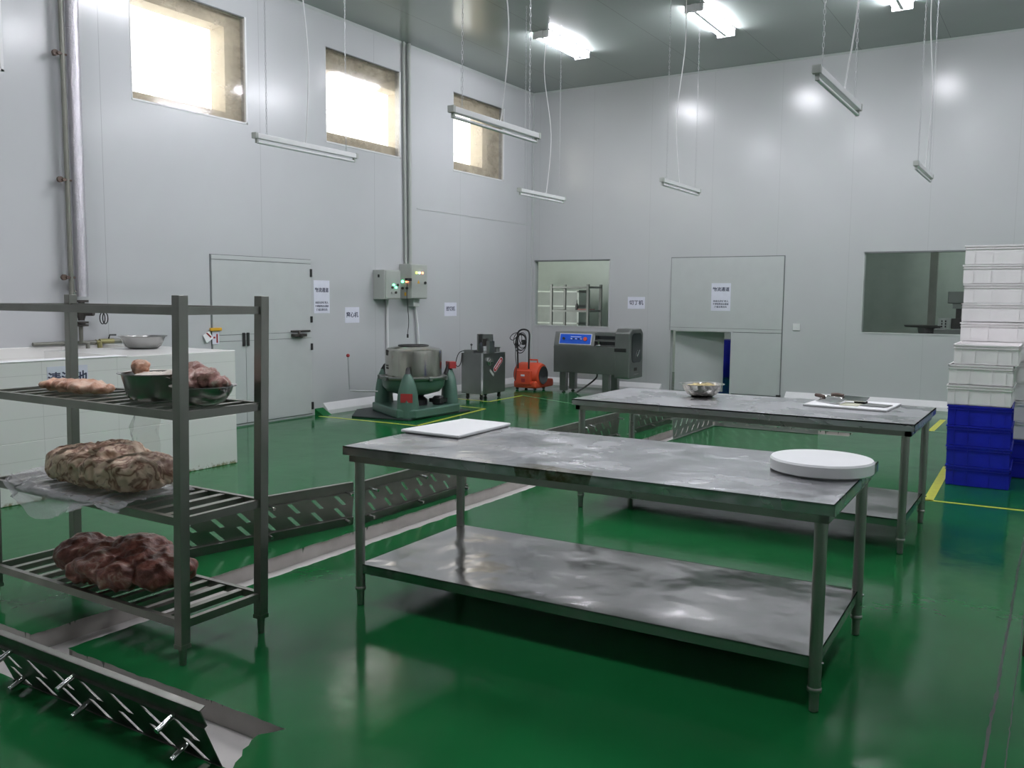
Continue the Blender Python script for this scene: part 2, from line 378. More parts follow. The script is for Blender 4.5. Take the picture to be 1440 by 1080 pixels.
# daylight windows on the left wall: y0, y1, z0, z1
WA = [(2.97, 4.47, 3.49, 4.68), (5.75, 7.25, 3.49, 4.685), (8.53, 10.03, 3.485, 4.675), (11.3, 12.75, 3.475, 4.66)]
WB = [(-8.09, -6.60, 1.03, 2.195), (-2.545, -1.02, 1.05, 2.235)]
DB = (-5.48, -4.45, 0, 1.02)
struct(sheet('x', XA, -.1, YF - .1, YB + .1, -.15, ZC + .1, WA).build('wall_left', M['wall_a'], weld=True))
outer = [(2.97, 4.40, 3.66, 4.50), (5.60, 7.02, 3.60, 4.54), (8.50, 10.16, 3.64, 4.42), (11.30, 12.25, 3.64, 4.46)]
struct(sheet('x', XA - .1, -.24, YF - .1, YB + .1, -.15, ZC + .1, outer).build('wall_outer', M['masonry'], weld=True))
struct(sheet('y', YB, .1, XA - .1, XR + .1, -.15, ZC + .1, [(*WB[0],), (*WB[1],), DB]).build('wall_back', M['wall_b'], weld=True))
struct(sheet('x', XR, .1, YF - .1, YB + .1, -.15, ZC + .1, []).build('wall_right', M['wall_a'], weld=True))
struct(sheet('y', YF, -.1, XA - .1, XR + .1, -.15, ZC + .1, []).build('wall_front', M['wall_b'], weld=True))
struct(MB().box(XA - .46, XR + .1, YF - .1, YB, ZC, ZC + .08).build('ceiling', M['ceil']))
# small cove between wall and ceiling
mb = MB(); mb.prism([(XA, ZC), (XA + .02, ZC), (XA, ZC - .035)], YF, YB, 'y'); mb.prism([(YB, ZC), (YB - .02, ZC), (YB, ZC - .03)], XA, XR, 'x')
struct(mb.build('trim_1', M['door']))
struct(MB().box(XA, XA + .03, YB - .03, YB, .1, ZC - .05).build('trim_2', M['door']))

# --- floor with the drain trench left open
TX0, TX1 = -3.85, -3.57
BY0, BY1 = 1.83, 2.12
FY0, FY1 = 10.40, 10.68
def jag(p, a=.010):
    n1 = noise.noise_vector(Vector((p[0] * 9, p[1] * 9, 1.7))); n2 = noise.noise_vector(Vector((p[0] * 31, p[1] * 31, 5)))
    return (p[0] + n1.x * a + n2.x * a * .5, p[1] + n1.y * a + n2.y * a * .5)
def is_edge(a, b):
    def on(v, w): return abs(v - w) < 1e-4
    if on(a[0], b[0]):
        for x, y0, y1 in ((TX0, BY1, FY1), (TX1, BY1, FY0), (-2.25, BY0, BY1), (-2.0, FY0, FY1)):
            if on(a[0], x) and min(a[1], b[1]) >= y0 - 1e-4 and max(a[1], b[1]) <= y1 + 1e-4: return True
    if on(a[1], b[1]):
        for y, x0, x1 in ((BY1, -5.5, TX0), (BY1, TX1, -2.25), (BY0, -5.5, -2.25), (FY1, TX0, -2.0), (FY0, TX1, -2.0)):
            if on(a[1], y) and min(a[0], b[0]) >= x0 - 1e-4 and max(a[0], b[0]) <= x1 + 1e-4: return True
    return False
fl = MB()
def fpoly(corners):
    pts = []
    for i, a in enumerate(corners):
        b = corners[(i + 1) % len(corners)]
        if is_edge(a, b):
            n = max(2, int(math.dist(a, b) / .02))
            for k in range(n):
                p = (a[0] + (b[0] - a[0]) * k / n, a[1] + (b[1] - a[1]) * k / n)
                pts.append(jag(p) if 0 < k else p)
        else: pts.append(a)
    fl.add([(x, y, 0) for x, y in pts], [tuple(range(len(pts)))])
X0, X1, Y0, Y1 = XA - .05, XR + .05, YF - .05, YB + .1
fpoly([(X0, BY1), (-5.5, BY1), (TX0, BY1), (TX0, FY1), (X0, FY1)])
fpoly([(X0, FY1), (TX0, FY1), (-2.0, FY1), (-2.0, Y1), (X0, Y1)])
fpoly([(TX1, BY1), (-2.25, BY1), (-2.25, FY0), (-2.0 - .25, FY0), (TX1, FY0)])
fpoly([(-2.25, BY1), (X1, BY1), (X1, FY0), (-2.0, FY0), (-2.25, FY0)])
fpoly([(-2.0, FY0), (X1, FY0), (X1, Y1), (-2.0, Y1), (-2.0, FY1)])
fpoly([(X0, BY0), (-5.5, BY0), (-5.5, BY1), (X0, BY1)])
fl.add([(x, y, 0) for x, y in [(X1, BY0), (X1, BY1), (-2.25, BY1), (-2.27, 2.08), (-2.30, 2.04), (-2.29, 2.0), (-2.27, 1.97), (-2.265, 1.94), (-2.235, 1.91), (-2.22, 1.87), (-2.19, BY0)]], [tuple(range(11))])
fpoly([(X0, Y0), (X1, Y0), (X1, BY0), (-2.25, BY0), (-5.5, BY0), (X0, BY0)])
struct(MB().box(XA - .05, XR + .05, YF - .05, YB + .1, -.2, -.1).build('leak_block_slab', M['groove']))  # unseen slab added below the floor to stop light leaking through its cracks
fo = fl.build('floor', M['floor'], recalc=False)
for p in fo.data.polygons:
    if p.normal.z < 0: p.flip()
struct(fo)
D = -.09
tr = MB()
def vwall(a, b): tr.add([(a[0], a[1], -.001), (b[0], b[1], -.001), (b[0], b[1], D), (a[0], a[1], D)], [(0, 1, 2, 3)])
e = .012
for a, b in (((TX0 - e, BY1), (TX0 - e, FY1 + e)), ((TX1 + e, BY1), (TX1 + e, FY0 - e)), ((-5.5 - e, BY1 + e), (TX0 - e, BY1 + e)), ((TX1 + e, BY1 + e), (-2.17, BY1 + e)),
             ((-5.5 - e, BY0 - e), (-2.17, BY0 - e)), ((-2.17, BY0 - e), (-2.17, BY1 + e)), ((-5.5 - e, BY0 - e), (-5.5 - e, BY1 + e)),
             ((TX0 - e, FY1 + e), (-2.0 + e, FY1 + e)), ((TX1 + e, FY0 - e), (-2.0 + e, FY0 - e)), ((-2.0 + e, FY0 - e), (-2.0 + e, FY1 + e))): vwall(a, b)
struct(tr.build('trim_3', M['trench'], recalc=False))
tf = MB()
for x0, x1, y0, y1 in ((TX0 - e, TX1 + e, BY1 + e, FY0 - e), (-5.5 - e, -2.17, BY0 - e, BY1 + e), (TX0 - e, -2.0 + e, FY0 - e, FY1 + e)):
    tf.add([(x0, y0, D), (x1, y0, D), (x1, y1, D), (x0, y1, D)], [(0, 1, 2, 3)])
struct(tf.build('floor_channel', M['trench_floor'], recalc=False))
# seams of a covered duct at the right
def crack(x, y0, y1, w, seed, name, drift=0):
    mb = MB(); n = int((y1 - y0) / .03); L = []; R = []
    for k in range(n + 1):
        y = y0 + (y1 - y0) * k / n
        a = noise.noise(Vector((seed, y * 2.2, 0))) * .007 + noise.noise(Vector((seed, y * 22, 3))) * .004
        ww = w * (1 + .7 * noise.noise(Vector((seed + 9, y * 12, 0)))); xx = x + a + drift * (y - y0)
        L.append((xx - ww / 2, y, .0012)); R.append((xx + ww / 2, y, .0012))
    mb.add(L + R, [(k, n + 1 + k, n + 2 + k, k + 1) for k in range(n)])
    struct(mb.build(name, M['groove_green'], recalc=False))
M['groove_green'] = plain('floor_seam_dirt', (.006, .02, .01), .6)
crack(-.145, 1.5, 9.5, .011, 2, 'trim_4'); crack(-.075, 1.5, 5.0, .004, 5, 'trim_5', -.004)
# painted lines
def line(name, pts, w, m):
    mb = MB()
    for a, b in zip(pts[:-1], pts[1:]):
        a = Vector((*a, 0)); b = Vector((*b, 0)); d = (b - a).normalized(); n = Vector((-d.y, d.x, 0)) * w / 2; z = Vector((0, 0, .0015))
        mb.add([a - n + z, b - n + z, b + n + z, a + n + z], [(0, 1, 2, 3)])
    struct(mb.build(name, m, recalc=False))
line('trim_6', [(-8.0, 8.2), (-6.47, 8.25), (-6.71, 10.07)], .05, M['yellow'])
line('trim_7', [(-6.71, 10.07), (-8.0, 10.2)], .04, M['yellow'])
line('trim_8', [(-8.0, 10.87), (-7.13, 10.8), (-7.17, 11.83)], .05, M['yellow'])
line('trim_9', [(-.815, 7.36), (-.85, 9.0)], .07, M['yellow'])
line('trim_10', [(-.85, 7.375), (2.5, 7.5)], .045, M['yellow'])
line('trim_11', [(-1.275, 11.4), (-1.27, 12.6)], .07, M['yellow'])
line('trim_12', [(-7.17, 11.83), (-6.08, 11.34), (-3.9, 10.8)], .03, M['pale_line'])
line('trim_13', [(-1.27, 11.4), (1.6, 11.5)], .04, M['pale_line'])
# skirting kerbs
mb = MB(); mb.prism([(XA, 0), (XA + .10, 0), (XA + .09, .05), (XA, .14)], 8.42, YB, 'y'); struct(mb.build('baseboard_left', M['white']))
mb = MB(); mb.prism([(YB, 0), (YB - .10, 0), (YB - .09, .05), (YB, .13)], XA, -5.62, 'x'); mb.prism([(YB, 0), (YB - .10, 0), (YB - .09, .05), (YB, .13)], -3.58, XR, 'x')
struct(mb.build('baseboard_back', M['white']))
mb = MB(); mb.prism([(XA, 0), (XA + .15, 0), (XA + .05, .05), (XA, .08)], 8.27, 8.42, 'y'); struct(mb.build('trim_14', M['floor']))

# --- windows
for i, (y0, y1, z0, z1) in enumerate(WA):
    w = MB().add([(XA - .02, y0, z0), (XA - .02, y1, z0), (XA - .02, y1, z1), (XA - .02, y0, z1)], [(0, 1, 2, 3)]).build('window_%d' % (i + 1), M['film'], recalc=False); struct(w)
    f = MB(); t = .018
    f.box(XA - .03, XA + .006, y0, y1, z0, z0 + t).box(XA - .03, XA + .004, y0, y0 + .008, z0, z1).box(XA - .03, XA + .006, y1 - .025, y1, z0, z1)
    f.build('window_frame', M['white'], w)
    MB().box(XA - .03, XA + .004, y0, y1, z1 - .012, z1).build('window_head', M['groove'], w)
for i, (x0, x1, z0, z1) in enumerate(WB):
    w = MB().add([(x0, YB + .05, z0), (x1, YB + .05, z0), (x1, YB + .05, z1), (x0, YB + .05, z1)], [(0, 1, 2, 3)]).build('window_%d' % (i + 5), M['glass'], recalc=False); struct(w)
    MB().box(x0, x1, YB - .006, YB + .1, z0, z0 + .02).box(x0, x0 + .02, YB - .004, YB + .1, z0, z1).box(x1 - .02, x1, YB - .004, YB + .1, z0, z1).build('window_frame', M['door'], w)
    MB().box(x0, x1, YB - .004, YB + .1, z1 - .022, z1).build('window_head', M['groove'], w)

# --- door on left wall: upper panel and two lower leaves, flush in the panelling
d1 = MB().box(XA, XA + .006, 6.66, 8.22, .02, 1.985).build('door_1', M['groove']); struct(d1)
MB().box(XA + .004, XA + .016, 6.675, 8.21, 1.075, 1.925).build('upper_panel', M['door'], d1)
MB().box(XA + .004, XA + .016, 6.675, 8.21, 1.932, 1.978).build('head_panel', M['door'], d1)
MB().box(XA + .004, XA + .016, 6.675, 8.21, 1.00, 1.07).build('rail', M['door'], d1)
MB().box(XA + .004, XA + .016, 6.675, 7.14, .03, .995).build('leaf', M['door'], d1)
MB().box(XA + .004, XA + .016, 7.147, 8.21, .03, .995).build('leaf', M['door'], d1)
for z0, z1 in ((1.765, 1.865), (1.19, 1.27), (.84, .925), (.08, .175)):
    MB().box(XA + .01, XA + .032, 8.195, 8.225, z0, z1).build('hinge', M['black'], d1, .004)
for y in (7.108, 7.17):
    h = MB().box(XA + .014, XA + .035, y - .017, y + .017, .935, 1.092).build('handle', M['black'], d1, .004)
mb = MB().tube([(XA + .05, 7.83, 1.09), (XA + .05, 8.15, 1.088)], .012).box(XA + .014, XA + .07, 7.86, 8.08, 1.02, 1.055).tube([(XA + .02, 7.95, 1.03), (XA + .10, 7.97, 1.03)], .022)
mb.tube([(XA + .06, 7.95, 1.05), (XA + .05, 7.97, 1.09)], .016); mb.build('latch', M['iron'], d1)
# --- pass door on back wall
d2 = MB().box(-5.50, -3.665, YB - .006, YB, 1.02, 2.205).box(-5.50, -5.475, YB - .006, YB, .02, 1.02).box(-4.452, -3.665, YB - .006, YB, .02, 1.02).build('door_2', M['groove']); struct(d2)
MB().box(-5.488, -3.677, YB - .018, YB - .004, 1.075, 2.192).build('upper_panel', M['door'], d2)
MB().box(-5.488, -3.677, YB - .018, YB - .004, 1.022, 1.07).build('rail', M['door'], d2)
MB().box(-4.44, -3.677, YB - .018, YB - .004, .05, 1.014).build('leaf', M['door'], d2)
MB().box(-4.465, -4.44, YB - .02, YB + .1, .0, 1.02).box(-5.5, -5.478, YB - .012, YB + .1, 0, 1.02).build('jamb', M['door'], d2)
MB().box(-3.72, -3.66, YB - .05, YB, .02, .07).build('floor_stop', M['black'], d2)
mb = MB().box(0, .78, 0, .04, .03, 1.0, Matrix.Translation((-5.44, YB + .11, 0)) @ Matrix.Rotation(math.radians(15), 4, 'Z')); mb.build('leaf', M['door'], d2)

# --- rooms beyond the back wall
RB = YB + .1
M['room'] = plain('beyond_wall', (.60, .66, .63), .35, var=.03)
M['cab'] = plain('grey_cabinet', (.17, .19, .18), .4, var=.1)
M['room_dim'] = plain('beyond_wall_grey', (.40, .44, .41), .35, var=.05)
YE = 17.6
struct(MB().box(-10.6, XR, RB, YE, -.05, 0).build('floor_beyond', M['floor']))
struct(MB().box(-10.6, XR, RB, YE, 2.9, 2.95).build('ceiling_beyond', M['room']))
struct(MB().box(-10.7, -3.4, YE, YE + .1, 0, 2.95).build('wall_beyond', M['room']))
struct(MB().box(-10.7, -10.6, RB, YE, 0, 2.95).build('wall_beyond_left', M['room']))
struct(MB().box(-3.5, -3.4, RB, YE, 0, 2.95).build('wall_beyond_partition', M['room']))
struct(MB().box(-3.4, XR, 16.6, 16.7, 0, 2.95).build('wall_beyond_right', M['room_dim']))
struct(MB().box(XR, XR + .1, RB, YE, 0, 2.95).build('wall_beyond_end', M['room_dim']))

# ------------------------------------------------------------------ lamps
def lamp_body(lx, ly, on=True):
    t = thing('ceiling_lamp', 'x', 'lamp', (lx, ly, ZC))
    mb = MB(); mb.prism([(-.035, -.001), (.035, -.001), (.02, -.085), (-.02, -.085)], -.62, .62, 'y'); mb.build('housing', M['white'], t)
    mb = MB(); mb.prism([(-.13, -.012), (-.03, -.03), (-.03, -.001), (-.13, -.001)], -.6, .6, 'y'); mb.prism([(.13, -.012), (.03, -.03), (.03, -.001), (.13, -.001)], -.6, .6, 'y'); mb.build('reflector', M['white'], t)
    for s in (-1, 1):
        MB().box(-.12, .12, s * .6 - .012, s * .6 + .012, -.095, -.002).build('end_cap', M['white'], t, .004)
        MB().tube([(s * .085, -.588, -.06), (s * .085, .588, -.06)], .014, 12).build('tube', M['tube_on'], t, smooth=True)
    return t
lp = lamp_body(-6.2, 11.2)
lamp_lab = {(0, 2): 'twin tube ceiling lamp, lit, nearest the left wall in the far row', (1, 2): 'twin tube ceiling lamp, lit, second from the left wall in the far row',
            (2, 2): 'lit ceiling lamp cut by the top edge of the photo, right of the other two'}
first = True
for j, ly in ((0, 2.1), (1, 6.65), (2, 11.2)):
    for i, lx in enumerate((-6.2, -4.05, -1.88, .3)):
        if j == 0 and i == 2: continue
        lab = lamp_lab.get((i, j), 'twin tube ceiling lamp, lit, above the room outside the picture')
        if first: o = lp; first = False; o.location = (lx, ly, ZC); tag(o, lab, None, 'lit ceiling lamps')
        else: o = dup(lp, (lx, ly, ZC), None, lab, 'lit ceiling lamps')
# rooms beyond: one lamp each
for lx, ly, s in ((-7.3, 15.9, 1), (-4.4, 15.2, 1), (-1.0, 15.3, 9)):
    t = thing('ceiling_lamp', 'tube lamp on the low ceiling of the room behind the back wall', 'lamp', (lx, ly, 2.9), 0, 'lamps of the rooms behind')
    MB().box(-.05, .05, -.6, .6, -.05, 0).build('housing', M['white'], t)
    mt = emit('lit_tube_beyond', (.92, 1, .96), 17 * s)
    MB().tube([(0, -.58, -.07), (0, .58, -.07)], .014, 10).build('tube', mt, t)

# hanging battens
def chain_mb(z0, z1, x, y):
    mb = MB(); n = int((z1 - z0) / .032); 
    for k in range(n):
        z = z0 + (z1 - z0) * (k + .5) / n; a = PI / 2 * (k % 2) + .4
        pts = [(x + math.cos(a) * .0065 * math.cos(2 * PI * q / 8), y + math.sin(a) * .0065 * math.cos(2 * PI * q / 8), z + .019 * math.sin(2 * PI * q / 8)) for q in range(8)]
        mb.tube(pts, .0018, 4, closed=True)
    return mb
def batten(x, y0, y1, z, cy, sway, label):
    t = thing('hanging_batten', label, 'lamp', (x, (y0 + y1) / 2, z), 0, 'unlit tube battens on chains'); h = (y1 - y0) / 2
    MB().box(-.024, .024, -h + .01, h - .01, -.012, .03).build('channel', M['white'], t, .003)
    for s in (-1, 1):
        MB().box(-.026, .026, s * h - .014, s * h + .014, -.014, .033).box(-.012, .012, s * (h - .02) - .010, s * (h - .02) + .010, -.05, -.012).build('lampholder', M['box'], t)
        m = chain_mb(.03, ZC - z, 0, s * (h - .13)); m.build('chain', M['chain'], t)
    MB().tube([(0, -h + .03, -.042), (0, h - .03, -.042)], .012, 10).build('tube', M['white'], t, smooth=True)
    L = ZC - z
    pts = bez([(0, cy, .03), (.005, cy + sway, .10), (sway, cy + sway * 1.3, L * .35), (-sway * .6, cy + sway * .2, L * .7), (.0, cy + .05, L)], 8)
    MB().tube(pts, .0055, 6).build('cord', M['cable_w'], t, smooth=True)
    return t
batten(-5.85, 5.28, 6.52, 2.85, -.06, .03, 'unlit white tube batten hanging in front of the large bright window, nearest left wall')
batten(-3.80, 5.25, 6.46, 2.85, 0, .05, 'unlit white tube batten hanging across the view of the smallest window')
batten(-5.84, 9.50, 10.65, 2.85, .05, .05, 'unlit white batten hanging before the far room corner')
batten(-3.94, 9.47, 10.65, 2.85, -.05, -.04, 'unlit white batten hanging in front of back wall above the pass door')
batten(-1.31, 5.42, 6.62, 2.85, .1, .06, 'thick looking unlit batten hanging at upper right, nearest the camera on that side')
batten(-1.32, 9.50, 10.6, 2.85, .05, .03, 'small unlit batten hanging above the right hand wall window')

# ------------------------------------------------------------------ steel work tables
def make_table(mtop, label, loc, rz):
    t = thing('work_table', label, 'table', loc, rz); hx, hy = 1.143, .503
    mb = MB().box(-hx, hx, -hy, hy, .792, .8).box(-hx, hx, -hy, -hy + .004, .757, .8).box(-hx, hx, hy - .004, hy, .757, .8).box(-hx, -hx + .004, -hy, hy, .757, .8).box(hx - .004, hx, -hy, hy, .757, .8)
    top = mb.build('tabletop', mtop, t)
    mb = MB(); i = .022
    mb.box(-hx + i, hx - i, -hy + i, -hy + i + .035, .722, .79).box(-hx + i, hx - i, hy - i - .035, hy - i, .722, .79).box(-hx + i, -hx + i + .035, -hy + i, hy - i, .722, .79).box(hx - i - .035, hx - i, -hy + i, hy - i, .722, .79)
    for x in (-.57, 0, .57): mb.box(x - .02, x + .02, -hy + i, hy - i, .75, .79)
    mb.build('frame', M['leg'], t)
    mb = MB().box(-hx + .05, hx - .05, -hy + .05, hy - .05, .204, .21)
    for a in ((-hx + .05, hx - .05, -hy + .05, -hy + .054), (-hx + .05, hx - .05, hy - .054, hy - .05), (-hx + .05, -hx + .054, -hy + .05, hy - .05), (hx - .054, hx - .05, -hy + .05, hy - .05)): mb.box(*a, .165, .21)
    mb.build('lower_shelf', M['shelf'], t)
    for sx in (-1, 1):
        for sy in (-1, 1):
            x, y = sx * (hx - .055), sy * (hy - .06)
            l = MB().tube([(x, y, .085), (x, y, .722)], .024, 20).build('leg', M['leg'], t, smooth=True)
            MB().lathe([(.026, .078), (.027, .082), (.027, .092), (.0245, .096)], 20, (x, y, 0)).lathe([(.014, .001), (.018, .004), (.019, .08)], 16, (x, y, 0)).build('foot', M['leg'], l, smooth=True)
            MB().tube([(x + sx * .0235, y, .19), (x + sx * .03, y, .19)], .006, 8).build('bolt', M['chrome'], l)
    return t
make_table(M['table'], 'front stainless steel work table with brown stains on its front edge', (-1.81, 3.698, 0), math.radians(1.4))
make_table(M['table2'], 'rear stainless steel work table with knives and a bowl on top', (-1.858, 6.136, 0), 0)
# cutting boards
def quad_board(name, label, pts, z, h, m, bev=.006):
    mb = MB(); mb.prism(pts, z, z + h); return tag(mb.build(name, m, None, bev), label, 'cutting board')
quad_board('cutting_board', 'square white cutting board at the left end of the front table', [(-2.985, 3.665), (-2.60, 3.655), (-2.625, 4.205), (-2.86, 4.212), (-2.955, 4.215)], .8005, .018, M['board'])
tag(MB().lathe([(0, .8005), (.202, .8005), (.210, .808), (.211, .850), (.205, .858), (0, .859)], 64, (-.845, 3.85, 0)).build('round_chopping_block', M['board'], smooth=True), 'thick round white chopping block on the right end of the front table', 'chopping block')
quad_board('cutting_board', 'thin white cutting board under the knives on the rear table', [(-1.50, 6.19), (-.955, 6.15), (-.935, 6.62), (-1.47, 6.66)], .8005, .015, M['board'], .004)
def bowl(name, label, loc, R, h, m, r0=.55, cat='bowl', n=48, rim=.012):
    t = thing(name, label, cat, loc)
    pr = [(0, .001), (R * r0, .001), (R * (r0 + .25 * (1 - r0) * 1.6), h * .18), (R * .90, h * .62), (R * .97, h * .96), (R + rim, h), (R + rim, h + .003), (R * .965, h - .0), (R * .89, h * .62), (R * (r0 + .38 * (1 - r0)), h * .2), (R * r0, .006), (0, .006)]
    MB().lathe(pr, n).build('shell', m, t, smooth=True); return t
# ------------------------------------------------------------------ organic lumps
def lump(name, m, blobs, parent=None, voxel=.012, disp=.012, dscale=.06, seed=0, disp2=.004, loc=(0, 0, 0), boxy=False):
    bm = bmesh.new()
    for (x, y, z, rx, ry, rz, a) in blobs:
        mt = Matrix.Translation((x, y, z)) @ Matrix.Rotation(a, 4, 'Z') @ Matrix.Diagonal((rx, ry, rz, 1))
        if boxy:
            q = bmesh.ops.create_icosphere(bm, subdivisions=4, radius=1)
            for v in q['verts']:
                c = v.co.normalized(); p = 3.2; k = (abs(c.x) ** p + abs(c.y) ** p + abs(c.z) ** p) ** (-1 / p); v.co = mt @ (c * k)
        else: bmesh.ops.create_icosphere(bm, subdivisions=3, radius=1, matrix=mt)
    zb = min(b[2] - b[5] for b in blobs)
    me = bpy.data.meshes.new(name); bm.to_mesh(me); bm.free(); me.materials.append(m)
    tmp = bpy.data.objects.new('tmp', me); C.objects.link(tmp)
    rm = tmp.modifiers.new('r', 'REMESH'); rm.mode = 'VOXEL'; rm.voxel_size = voxel
    bpy.context.view_layer.update(); dg = bpy.context.evaluated_depsgraph_get()
    me2 = bpy.data.meshes.new_from_object(tmp.evaluated_get(dg)); bpy.data.objects.remove(tmp)
    vs = [v.co.copy() for v in me2.vertices]; ns = [v.normal.copy() for v in me2.vertices]
    for v, c, nn in zip(me2.vertices, vs, ns):
        p = c / dscale + Vector((seed * 3.1, seed, 0)); k = (1 - 2 * abs(noise.noise(p))) * disp - disp * .45 + noise.noise(c / (dscale * .3)) * disp2
        q = c + nn * k; q.z = max(q.z, zb + .001); v.co = q
    for p in me2.polygons: p.use_smooth = True
    me2.materials.clear(); me2.materials.append(m)
    me2.name = name; o = bpy.data.objects.new(name, me2); C.objects.link(o); o.location = loc
    if parent: o.parent = parent
    return o
b1 = bowl('mixing_bowl', 'shiny steel bowl holding yellow trimmings on the rear table', (-2.285, 6.36, .8005), .155, .092, M['bowl_bright'], .5)
tag(lump('trimmings', M['noodle'], [(-.03, 0, .062, .095, .09, .03, 0), (.03, .02, .066, .07, .06, .03, 1)], None, .008, .01, .03, 3, loc=(-2.285, 6.36, .8005)), 'pale yellow trimmings heaped in the bowl on the rear table', 'food')
# knives: cleavers
def cleaver(label, x, y, rz, z, w=.20, h=.09, handle=M['red_dark'], tilt=0):
    t = thing('cleaver', label, 'knife', (x, y, z), rz, 'cleavers on the rear table'); t.rotation_euler = (tilt, 0, rz)
    mb = MB(); mb.prism([(0, -h / 2), (w, -h / 2 + .01), (w, h / 2), (0, h / 2)], 0, .004); mb.build('blade', M['chrome'] if handle is not M['black'] else M['machine'], t)
    MB().tube([(0, h * .28, .008), (-.04, h * .28, .012), (-.085, h * .26, .012)], [.011, .014, .012], 10).build('handle', handle, t, smooth=True)
    return t
cleaver('cleaver lying flat on the far right of the thin board, dull blade and black handle', -1.13, 6.36, math.radians(-12), .819, .16, .16, M['black'])
cleaver('cleaver with bright blade near the left corner of the thin board', -1.43, 6.42, math.radians(-38), .832, .20, .10, M['rust'], .28)
cleaver('cleaver with red brown handle lying across another in the middle of the thin board', -1.29, 6.44, math.radians(-8), .845, .17, .09, M['rust'], .3)
mb = MB().tube(bez([(0, 0, .01), (.05, .02, .02), (.11, .01, .022), (.16, -.015, .012)], 6), [.009] * 19, 10)
s_ = mb.build('sharpening_steel', M['chrome'], None, smooth=True); s_.location = (-1.46, 6.53, .818); tag(s_, 'short bright steel rod behind the cleavers on the thin board', 'tool')
s_ = MB().box(0, .12, 0, .20, 0, .003).build('cloth', plain('yellowish_cloth', (.60, .60, .46), .8), None); s_.location = (-1.27, 6.24, .8165); tag(s_, 'small folded pale yellow cloth between the cleavers', 'cloth')

# ------------------------------------------------------------------ storage rack at left
def make_rack():
    t = thing('storage_rack', 'dark steel slatted storage rack with meat, nearest the camera at left', 'rack', (-3.015, 2.28, 0))
    L = 1.42; W = .42; sh = .03; p = .0225
    S = Matrix(((1, 0, sh, 0), (0, 1, 0, 0), (0, 0, 1, 0), (0, 0, 0, 1)))
    for x in (0, -L):
        for y in (0, W):
            l = MB().box(x - p, x + p, y - p, y + p, .075, 1.52, S).build('post', M['rack'], t, .002)
            MB().box(x - p - .002, x + p + .002, y - p - .002, y + p + .002, .072, .09, S).tube([(x + .002, y, .001), (x + .003, y, .075)], [.014, .018], 14).build('foot', M['rack'], l)
    for z in (.19, .62, 1.055):
        mb = MB()
        mb.box(-L, 0, -.012, .012, z - .035, z, S).box(-L, 0, W - .012, W + .012, z - .035, z, S).box(-.012, .012, 0, W, z - .035, z, S).box(-L - .012, -L + .012, 0, W, z - .035, z, S)
        n = 12
        for k in range(1, n):
            x = -L * k / n; mb.box(x - .017, x + .017, 0, W, z - .028, z - .004, S)
        mb.build('shelf', M['rack'], t)
    mb = MB(); z = 1.475; mb.box(-L, 0, -.012, .012, z - .033, z, S).box(-L, 0, W - .012, W + .012, z - .033, z, S).box(-.012, .012, 0, W, z - .033, z, S).box(-L - .012, -L + .012, 0, W, z - .033, z, S)
    mb.build('top_rail', M['rack'], t)
make_rack()
Z1, Z2, Z3 = .192, .622, 1.057
# basin with fat, bowl with meat
bs = bowl('deep_basin', 'deep dark steel basin with pale fat on the upper rack shelf', (-3.435, 2.50, Z3), .150, .118, M['bowl'], .72)
tag(lump('fat_piece', M['meat_pale'], [(0, 0, 0, .042, .035, .036, 0), (.02, .01, .012, .025, .02, .02, 0)], None, .007, .008, .04, 4, loc=(-3.53, 2.49, Z3 + .137)), 'round pink and cream piece of fat on the left rim of the deep basin', 'meat')
tag(lump('fat_pile', M['fat'], [(-.02, 0, .09, .10, .10, .028, 0), (.06, .03, .1, .06, .05, .03, 0)], None, .009, .012, .04, 5, loc=(-3.42, 2.50, Z3)), 'white fat filling the deep basin up to its rim', 'meat')
bw = bowl('meat_bowl', 'round dark steel bowl heaped with pink meat at the right end of the rack', (-3.105, 2.49, Z3), .127, .08, M['bowl'], .5)
tag(lump('pink_meat_scraps', M['meat_pink'], [(-.02, 0, .10, .10, .09, .05, 0), (-.055, .01, .14, .05, .04, .032, .4), (.05, -.01, .115, .07, .06, .04, -.4), (.105, 0, .098, .045, .05, .022, 0), (-.11, .0, .093, .04, .045, .018, 0)], None, .008, .02, .05, 6, loc=(-3.115, 2.49, Z3)), 'pink meat scraps with white edges heaped above the round bowl', 'meat')
tag(lump('pale_meat_cut', M['meat_pale'], [(-.17, .0, .028, .07, .07, .028, .2), (-.05, .0, .03, .11, .075, .030, -.1), (.08, .0, .032, .12, .07, .031, .1), (.15, .02, .028, .07, .06, .027, 0)], None, .009, .013, .07, 8, loc=(-3.96, 2.45, Z3)), 'flat pale orange piece of meat lying alone on the upper rack shelf', 'meat')
# frozen blocks
bl = [(-.20, 0, .085, .15, .16, .078, .03), (-.02, .0, .09, .17, .17, .085, -.04), (.17, .0, .085, .15, .16, .075, .05), (.0, .0, .165, .12, .12, .032, .05), (-.27, .02, .10, .09, .13, .06, 0), (.27, 0, .085, .07, .13, .062, 0)]
tag(lump('frozen_meat_block', M['meat_fat'], bl, None, .009, .014, .06, 9, .006, loc=(-3.715, 2.46, Z2 + .016), boxy=True), 'pale marbled frozen block of fatty trimmings on the middle rack shelf', 'meat')
bl = [(-.30, -.02, .11, .12, .14, .095, .2), (-.17, .03, .10, .12, .16, .085, 0), (-.03, -.06, .095, .16, .15, .085, .2), (.02, .08, .13, .17, .13, .10, 0), (.16, .04, .11, .15, .15, .09, -.2), (.29, .02, .10, .10, .15, .085, 0), (.12, -.10, .085, .11, .10, .08, 0), (-.12, -.12, .07, .09, .08, .06, 0)]
bl = [(a * .96, b, c * .84, d * .96, e_, f * .84, g) for a, b, c, d, e_, f, g in bl]
